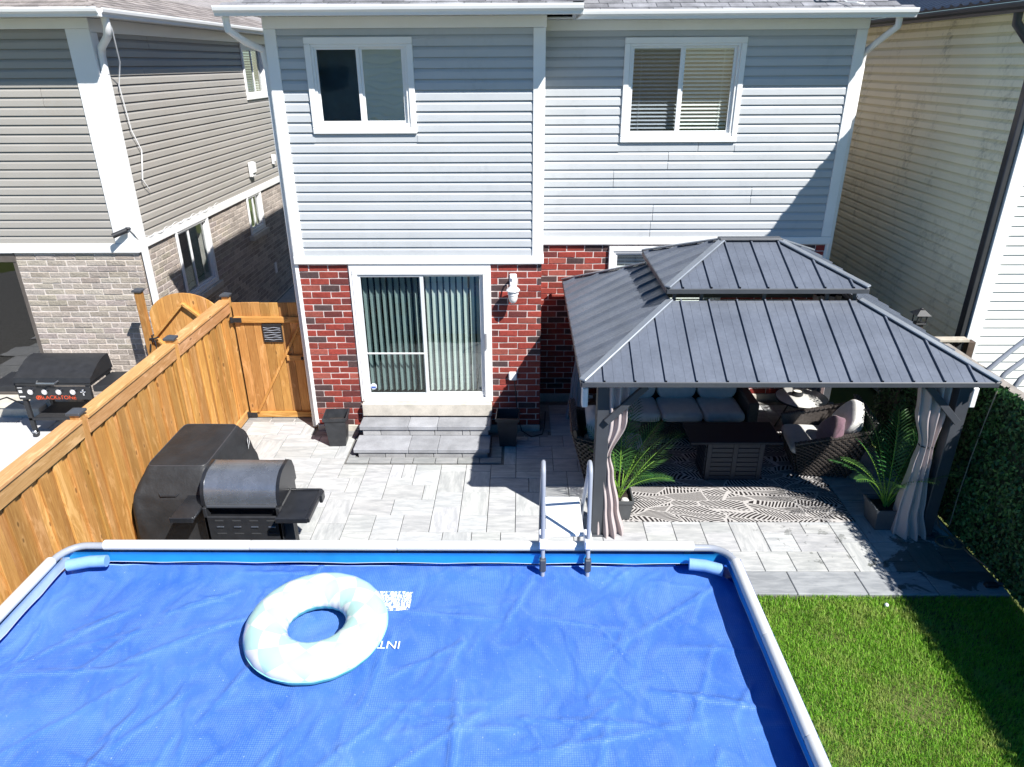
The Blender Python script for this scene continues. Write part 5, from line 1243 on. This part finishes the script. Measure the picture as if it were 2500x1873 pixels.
def cushion(x0, x1, y0, y1, z0, z1, puff, nm, mat, par, tilt=None, seed=1):
    def fn(u, v_):
        a = u*2*math.pi; q = (v_-.5)*math.pi; cq = math.copysign(abs(math.cos(q))**.28, math.cos(q)); sq = math.copysign(abs(math.sin(q))**.8, math.sin(q))
        e = .20; ca, sa = math.cos(a), math.sin(a); px = math.copysign(abs(ca)**e, ca)*cq; py = math.copysign(abs(sa)**e, sa)*cq
        n = mnoise.noise(Vector((px*2+seed, py*2, sq*2)))*.05*puff
        return Vector(((x0+x1)/2+(x1-x0)/2*px*(1-.0), (y0+y1)/2+(y1-y0)/2*py, (z0+z1)/2+(z1-z0)/2*sq*(1+puff*.35*(1-px*px)*(1-py*py)-puff*.0)+n*(z1-z0)))
    g_ = (lambda u, v_: tilt @ fn(u, v_)) if tilt else fn
    return MB().grid(g_, 56, 22, cu=True).build(nm, mat, par, smooth='all')
def armchair(label, x, y, rz):
    c = thing('wicker_armchair', label, 'armchair', (x, y, .043), rz, group='wicker armchairs', local=True)
    w, d = .44, .45     # half width, half depth; front is -y
    def body(nm, corners, th): 
        a, b, cc, dd = [Vector(q) for q in corners]; n = (b-a).cross(dd-a).normalized()*th; m = MB(); m.add([a, b, cc, dd, a+n, b+n, cc+n, dd+n], [(0, 1, 2, 3), (7, 6, 5, 4), (0, 1, 5, 4), (1, 2, 6, 5), (2, 3, 7, 6), (3, 0, 4, 7)]); return m.build(nm, WICKER, c)
    for s in (-1, 1):
        cs = [(s*w*.80, -d*.74, .02), (s*w*.80, d*.66, .02), (s*w*1.04, d*1.08, .72), (s*w*1.04, -d*1.0, .48)]
        ar = body('arm', cs, -.04*s); P = bil(*cs)
        off = Vector((s*.012, 0, 0)); tag(weave(lambda u, v_: P(u, v_)+off, None, None, Vector((s, 0, 0)), 12, 19).build('arm_weave', WICKER, ar), kind='stuff')
        top = [(s*w*.88, -d*1.0, .492), (s*w*1.06, -d*1.0, .492), (s*w*1.06, d*1.04, .73), (s*w*.88, d*1.04, .73)]
        tag(weave(bil(*top), None, None, Vector((0, 0, 1)), 4, 30).build('arm_top_weave', WICKER, ar), kind='stuff')
    cs = [(-w*.80, d*.66, .02), (w*.80, d*.66, .02), (w*1.04, d*1.14, .84), (-w*1.04, d*1.14, .84)]
    bk = body('back', cs, .04); P = bil(*cs); tag(weave(lambda u, v_: P(u, v_)+Vector((0, .012, 0)), None, None, Vector((0, 1, 0)), 12, 21).build('back_weave', WICKER, bk), kind='stuff')
    tt = [(-w*1.02, d*1.0, .85), (w*1.02, d*1.0, .85), (w*1.02, d*1.16, .85), (-w*1.02, d*1.16, .85)]; tag(weave(bil(*tt), None, None, Vector((0, 0, 1)), 14, 4).build('back_top_weave', WICKER, bk), kind='stuff')
    fs = [(-w*.80, -d*.74, .02), (w*.80, -d*.74, .02), (w*.90, -d*.9, .28), (-w*.90, -d*.9, .28)]
    ft = body('front_apron', fs, -.03); P = bil(*fs); tag(weave(lambda u, v_: P(u, v_)+Vector((0, -.012, 0)), None, None, Vector((0, -1, 0)), 12, 9).build('apron_weave', WICKER, ft), kind='stuff')
    MB().cbox(-w*.84, w*.84, -d*.85, d*.78, .22, .275, .005).build('seat_deck', WICKER, c)
    cushion(-w*.82, w*.82, -d*1.02, d*.72, .275, .43, .25, 'seat_cushion', CUSH, c)
    return c
ch1 = armchair('wicker armchair with white back cushion at the right end of the rug', 7.10, -.93, R(-97))
tl = Matrix.Translation((.02, .27, .66)) @ Matrix.Rotation(R(-24), 4, 'X') @ Matrix.Rotation(R(28), 4, 'Y')
cushion(-.25, .25, -.09, .09, -.25, .25, .6, 'back_cushion', CUSH_W, ch1, tilt=tl, seed=3)
ch2 = armchair('wicker armchair mostly hidden behind the front left gazebo post', 4.22, -1.15, R(88))
tl = Matrix.Translation((0, .20, .62)) @ Matrix.Rotation(R(-14), 4, 'X')
cushion(-.29, .29, -.09, .09, -.26, .26, .4, 'back_cushion', CUSH, ch2, tilt=tl, seed=5)
pl = thing('throw_pillow', 'plum throw pillow leaning against the white chair cushion', 'pillow', (7.02, -1.02, .55), R(-97), local=True)
tl = Matrix.Rotation(R(-22), 4, 'X') @ Matrix.Rotation(R(40), 4, 'Y')
cushion(-.21, .21, -.075, .075, -.21, .21, .9, 'fabric', PLUM, pl, tilt=Matrix.Translation((.08, .10, .05)) @ tl, seed=8)
# sofa
sofa = thing('wicker_sofa', 'three-seat wicker sofa with pale cushions against the brick wall', 'sofa', (5.35, .2, 0))
for k in range(3):
    a = 4.47+k*.605; cushion(a+.004, a+.601, -.29, .36, .30, .47, .10, 'seat_cushion', CUSH, sofa, seed=k)
    tl = Matrix.Translation((a+.30, .36, .70)) @ Matrix.Rotation(R(-14), 4, 'X'); cushion(-.295, .295, -.10, .10, -.25, .25, .22, 'back_cushion', CUSH, sofa, tilt=tl, seed=10+k)
MB().cbox(4.40, 6.34, -.24, .50, .06, .29, .01).build('base', WICKER, sofa); MB().cbox(4.36, 6.38, .48, .56, .08, .80, .012).build('back_frame', WICKER, sofa)
for a, c_ in ((4.30, 4.455), (6.30, 6.455)): MB().cbox(a, c_, -.27, .47, .06, .62, .02).build('arm', WICKER, sofa)
P = bil((4.41, -.25, .06), (6.33, -.25, .06), (6.33, -.25, .28), (4.41, -.25, .28)); tag(weave(P, None, None, Vector((0, -1, 0)), 38, 10).build('base_weave', WICKER, sofa), kind='stuff')
# fire table
TBM = M('table_charcoal', (.022, .029, .042), .5, var=.12, spec=.35)
tb = thing('fire_table', 'dark metal coffee table with slatted base on the rug', 'table', (5.8, -1.15, .04))
MB().cbox(5.22, 6.40, -1.43, -.86, .60, .637, .005).build('table_top', M('table_top_dark', (.014, .019, .029), .6, var=.15, spec=.25), tb)
MB().cbox(5.47, 6.17, -1.35, -.96, .06, .599, .004).build('core', DARKROOM, tb)
for sgn, yf in ((-1, -1.375), (1, -.935)):
    for a, c_ in ((5.455, 5.515), (5.79, 5.85), (6.125, 6.185)): MB().cbox(a, c_, yf-.011, yf+.011, .045, .597, .003).build('upright', TBM, tb)
    for k in range(8):
        for a, c_ in ((5.517, 5.788), (5.852, 6.123)): MB().cbox(a, c_, yf-.007, yf+.009, .047+k*.069, .047+k*.069+.060, .003).build('slat', TBM, tb)
for xx in (5.445, 6.19):
    for k in range(8): MB().cbox(xx-.008, xx+.008, -1.36, -.95, .047+k*.069, .047+k*.069+.060, .003).build('slat', TBM, tb)
# round side table and bowl
rt = thing('round_side_table', 'round pale-topped side table between sofa and armchair', 'table', (7.14, .0, .034))
MB().lathe([(.35, .0), (.36, .008), (.36, .022), (.352, .028)], (7.14, 0, .57), 48).build('table_top', M('pale_stone_top', (.55, .54, .51), .35, var=.1, vs=8), rt, smooth=True)
MB().lathe([(.362, 0), (.368, 0), (.368, .026), (.362, .026)], (7.14, 0, .569), 48).build('rim', BLACKP, rt, smooth=True)
for k in range(3):
    q = k*2.1+.5; MB().tube([(7.14+.3*math.cos(q), .3*math.sin(q), .034), (7.14+.12*math.cos(q), .12*math.sin(q), .57)], .012, 8).build('leg', BLACKP, rt)
bw = thing('candle_bowl', 'small black bowl candle on the round side table', 'bowl', (7.10, .06, .598))
MB().lathe([(.055, .0), (.075, .01), (.078, .075), (.070, .078), (.068, .05)], (7.10, .06, .599), 28).build('bowl', BLACKP, bw, smooth=True); MB().lathe([(.067, 0), (.067, .012)], (7.10, .06, .645), 28).build('wax', M('wax', (.72, .68, .60), .5), bw)

# ================================================================== potted palms
def frond_mat(name, a, b):
    t = mat0(name, .42, 0, .45); n = t.noise(t.coords('world'), 9, 3, .6)
    t.set(t.bsdf.inputs['Base Color'], t.mix(1., t.mix(n, a, b), t.n('ObjectInfo').outputs['Color'], 'MULTIPLY')); t.set(t.bsdf.inputs['Transmission Weight'], 0.)
    return t.m
FROND = frond_mat('palm_frond', (.020, .085, .028), (.050, .155, .034)); STALK = frond_mat('palm_stalk', (.12, .26, .03), (.20, .36, .05))
def frond(par, base, az, elev, L, bend, seed, col, col2):
    rs = random.Random(seed); pts = []; p = Vector(base); e = elev; n = 26
    d = lambda e_: Vector((math.cos(az)*math.cos(e_), math.sin(az)*math.cos(e_), math.sin(e_)))
    for i in range(n+1):
        pts.append(p.copy()); p = p+d(e)*(L/n); e -= bend/n*(.4+1.2*i/n)
    m = MB(); m.tube(pts, [.0075*(1-.75*i/n) for i in range(n+1)], 6); o = m.build('stalk', STALK, par, color=col2)
    lf = MB(); side = Vector((-math.sin(az), math.cos(az), 0))
    for i in range(8, n+1):
        for half in (0,):
            if i == n and half: continue
            q = min(1, (i+half-8)/(n-8)); t_ = (pts[min(i+1, n)]-pts[i-1]).normalized(); up = side.cross(t_).normalized()
            if up.z < 0: up = -up
            b0 = pts[i].lerp(pts[min(i+1, n)], half)
            ln = L*.26*math.sin(math.pi*(.16+.74*q))**.8*rs.uniform(.88, 1.08)
            for s in (-1, 1):
                dr = (side*s*.80+t_*(.62+.5*q)+up*(.30-.12*q)).normalized(); droop = Vector((0, 0, -1))
                w = .0078; wd = t_*w
                a0, a1, a2 = b0, b0+dr*ln*.55+droop*ln*.02, b0+dr*ln+droop*ln*.16
                lf.add([a0-wd*.5, a0+wd*.5, a1+wd*1.0+up*.003, a1-wd*1.0+up*.003, a2], [(0, 1, 2, 3), (3, 2, 4)])
    tag(lf.build('leaflets', FROND, o, color=col), kind=None)
def palm(label, x, y, w2, d2, hgt, specs, seed, pmat):
    p = thing('potted_palm', label, 'palm', (x, y, .034), group='potted palms at the gazebo front')
    lo, z0, z1 = .80, .034, .034+hgt
    def ring(s, z): return [(x-w2*s, y-d2*s, z), (x+w2*s, y-d2*s, z), (x+w2*s, y+d2*s, z), (x-w2*s, y+d2*s, z)]
    rows = [ring(lo, z0), ring(.97, z1-.045), ring(1.03, z1-.04), ring(1.03, z1), ring(.93, z1), ring(.88, z1-.06), ring(.0, z1-.06)]
    m = MB()
    for r_ in rows: m.v += r_
    for i in range(len(rows)-1):
        for k in range(4): m.f.append((i*4+k, i*4+(k+1) % 4, (i+1)*4+(k+1) % 4, (i+1)*4+k)); m.m.append(0)
    m.f.append((3, 2, 1, 0)); m.m.append(0); m.build('planter', pmat, p)
    s = MB(); s.grid(lambda u, v_: (x-w2*.88+w2*1.76*u, y-d2*.88+d2*1.76*v_, z1-.05+.018*mnoise.noise(Vector((u*5, v_*5, seed)))), 12, 12); s.build('soil', SOIL, p)
    rs = random.Random(seed)
    for k, (az, el, L, bend) in enumerate(specs):
        g_ = rs.uniform(.8, 1.25); frond(p, (x+rs.uniform(-.035, .035), y+rs.uniform(-.035, .035), z1-.05), R(az), R(el), L, R(bend), seed*20+k, (g_*rs.uniform(.8, 1.5), g_, g_*.9), (1, 1, 1))
    return p
POTM = M('planter_charcoal', (.075, .08, .085), .5, var=.12, vs=6); POTB = M('planter_bluegrey', (.085, .095, .105), .5, var=.12, vs=6)
palm('potted palm in square planter beside the left curtain in front of the rug', 4.22, -2.14, .165, .165, .29, [(85, 86, 1.15, 18), (110, 80, 1.2, 22), (60, 78, 1.15, 24), (30, 70, 1.05, 34), (12, 60, 1.05, 30), (-4, 46, .72, 60), (95, 72, 1.0, 40), (45, 66, .95, 50), (150, 74, .95, 35), (-40, 70, .7, 60), (200, 76, .85, 40), (5, 72, .95, 34), (25, 52, .8, 50), (75, 62, .9, 55)], 3, POTM)
palm('potted palm in square planter beside the right curtain', 7.36, -2.31, .19, .175, .29, [(90, 86, 1.2, 12), (70, 80, 1.1, 26), (125, 78, 1.1, 26), (40, 72, 1.0, 36), (5, 64, .92, 45), (180, 62, .9, 45), (205, 66, .8, 65), (160, 74, 1.0, 36), (-30, 68, .85, 55), (-65, 72, .8, 60), (250, 70, .8, 60), (20, 78, 1.05, 26), (110, 68, 1.0, 40), (150, 56, .8, 60), (30, 56, .8, 60)], 4, POTB)
st1 = thing('pebble', 'pale stone lying on the soil of the left palm planter', 'stone', (4.29, -2.23, .28)); MB().lathe([(.01, 0), (.04, .006), (.05, .02), (.035, .04), (.005, .046)], (4.29, -2.23, .275), 12).build('stone', M('pale_pebble', (.5, .48, .46), .8), st1, smooth=True)

# ================================================================== small things on the ground
hose = []
for i in range(70):
    q = i/69
    if q < .25: hose.append((8.0-.02*math.sin(q*25), -2.25-q*1.6, .05+.5*max(0, .1-q)*3))
    elif q < .8: a = (q-.25)/.55*4*math.pi; hose.append((8.0+(a/18)*.16-.14*(1-math.cos(a))*.9+.03*a/6, -2.68-.11*math.sin(a)-.02*a/6, .047+.004*math.sin(a*.5)))
    else: k = (q-.8)/.2; hose.append((8.05+.07*k-.02*math.sin(k*6), -2.74-.55*k, .046))
o = MB().tube(hose, .0095, 7).build('garden_hose', M('hose_tan', (.26, .17, .10), .5, var=.2), None, smooth=True); tag(o, 'thin tan hose coiled on the wet pavers by the ivy', 'hose')
tbx = thing('hose_timer', 'small black tap timer lying on the dark edging stone', 'timer', (7.98, -3.42, .034)); MB().cbox(7.90, 8.04, -3.47, -3.40, .035, .085, .015).build('housing', BLACKP, tbx); MB().tube([(8.03, -3.43, .06), (8.09, -3.42, .06)], .022, 10).build('connector', CHAR, tbx)
o = MB().lathe([(.002, -.0215), (.012, -.018), (.019, -.010), (.0215, 0), (.019, .010), (.012, .018), (.002, .0215)], (6.76, -3.71, .03), 14).build('golf_ball', PLASTIC_W, None, smooth=True); tag(o, 'white ball in the grass near the edging stones', 'ball')
# ================================================================== lawn
def grass_mat():
    t = mat0('grass_blade', .55, 0, .35); v = t.coords('world'); rp = t.n('NewGeometry').outputs['Random Per Island']
    c = t.ramp(rp, [(0., (.12, .28, .018)), (.5, (.21, .46, .03)), (.85, (.32, .58, .06)), (1., (.42, .42, .14))])
    dry = t.ramp(t.noise(v, 2.2, 5, .65, .3), [(.52, 0.), (.68, 1.)]); c = t.mix(t.math('MULTIPLY', dry, .62), c, (.40, .40, .13))
    lush = t.ramp(t.noise(t.vmath('ADD', v, (7, 3, 0)), 1.3, 4, .6), [(.5, 0.), (.7, 1.)]); c = t.mix(t.math('MULTIPLY', lush, .5), c, (.10, .25, .02))
    t.set(t.bsdf.inputs['Base Color'], c)
    # thin blades let some light through
    tr = t.n('BsdfTranslucent', Color=c); mx = t.n('MixShader', i0=.36, i1=t.bsdf.outputs[0], i2=tr.outputs[0]); t.set(t.t.nodes['Material Output'].inputs[0], mx.outputs[0]); return t.m
rng = np.random.default_rng(11); n = 125000
gx = rng.uniform(4.86, 8.12, n); gy = rng.uniform(-6.9, -3.562, n)
bare = np.array([mnoise.noise(Vector((a*1.7, b*1.7, 3.3))) for a, b in zip(gx, gy)]); keep = rng.random(n) > np.clip((bare-.25)*1.6, 0, .75)
gx, gy, bare = gx[keep], gy[keep], bare[keep]; n = len(gx)
hgt = rng.uniform(.016, .042, n)*(1-.25*np.clip(bare, 0, 1)); az = rng.uniform(0, 2*math.pi, n)+1.2*np.sin(gx*2)*np.cos(gy*1.7); ln = rng.uniform(.2, 1.1, n)*hgt; w = rng.uniform(.0016, .0036, n)
cx_, sy_ = np.cos(az), np.sin(az); B0 = np.stack([gx, gy, np.full(n, -.01)], 1); D = np.stack([cx_, sy_, np.zeros(n)], 1); S = np.stack([-sy_, cx_, np.zeros(n)], 1)
up = np.array([0, 0, 1.])
v0 = B0-S*w[:, None]; v1 = B0+S*w[:, None]; mid = B0+D*(ln*.35)[:, None]+up*(hgt*.6+.01)[:, None]; v2 = mid+S*(w*.8)[:, None]; v3 = mid-S*(w*.8)[:, None]; tp = B0+D*ln[:, None]+up*(hgt+.01)[:, None]
vv = np.stack([v0, v1, v2, v3, tp, tp+S*.0002], 1).reshape(-1, 3); i = np.arange(n)[:, None]*6
ff = np.concatenate([i+np.array([[0, 1, 2, 3]]), i+np.array([[3, 2, 5, 4]])], 0)
o = cloud_mesh('grass', vv, ff, grass_mat(), None, 'stuff'); tag(o, 'mown green lawn between the pool and the ivy fence', 'grass')
# ================================================================== houses across the gardens (seen mirrored in the windows)
for (x0_, x1_, yb, lab, mt) in ((-11, 1.0, -23, 'white sided house seen only as a reflection in the upstairs bay window', SIDE_WHITE),):
    h = thing('rear_house', lab, 'house', ((x0_+x1_)/2, yb, 0))
    MB().box(x0_, x1_, yb-8, yb, 0, 5.8).build('wall', mt, h)
    siding(h, mt, '+y', yb, x0_, x1_, .3, 5.6, h=.24, seed=3, deep=2.)
    for wx in (x0_+2, x0_+5.5, x1_-2.4):
        for wz in (1.0, 3.9):
            f_ = MB().cbox(wx, wx+1.3, yb-.02, yb+.06, wz, wz+1.2, .01).build('window', WHITE, h); MB().box(wx+.1, wx+1.2, yb+.06, yb+.07, wz+.1, wz+1.1).build('pane', BLACKG, f_)
    r_ = MB(); r_.prism([(yb+.5, 5.7), (yb-4, 7.8), (yb-8.5, 5.7)], 'x', x0_-.4, x1_+.4); r_.build('roof', SHINGLE_B, h)
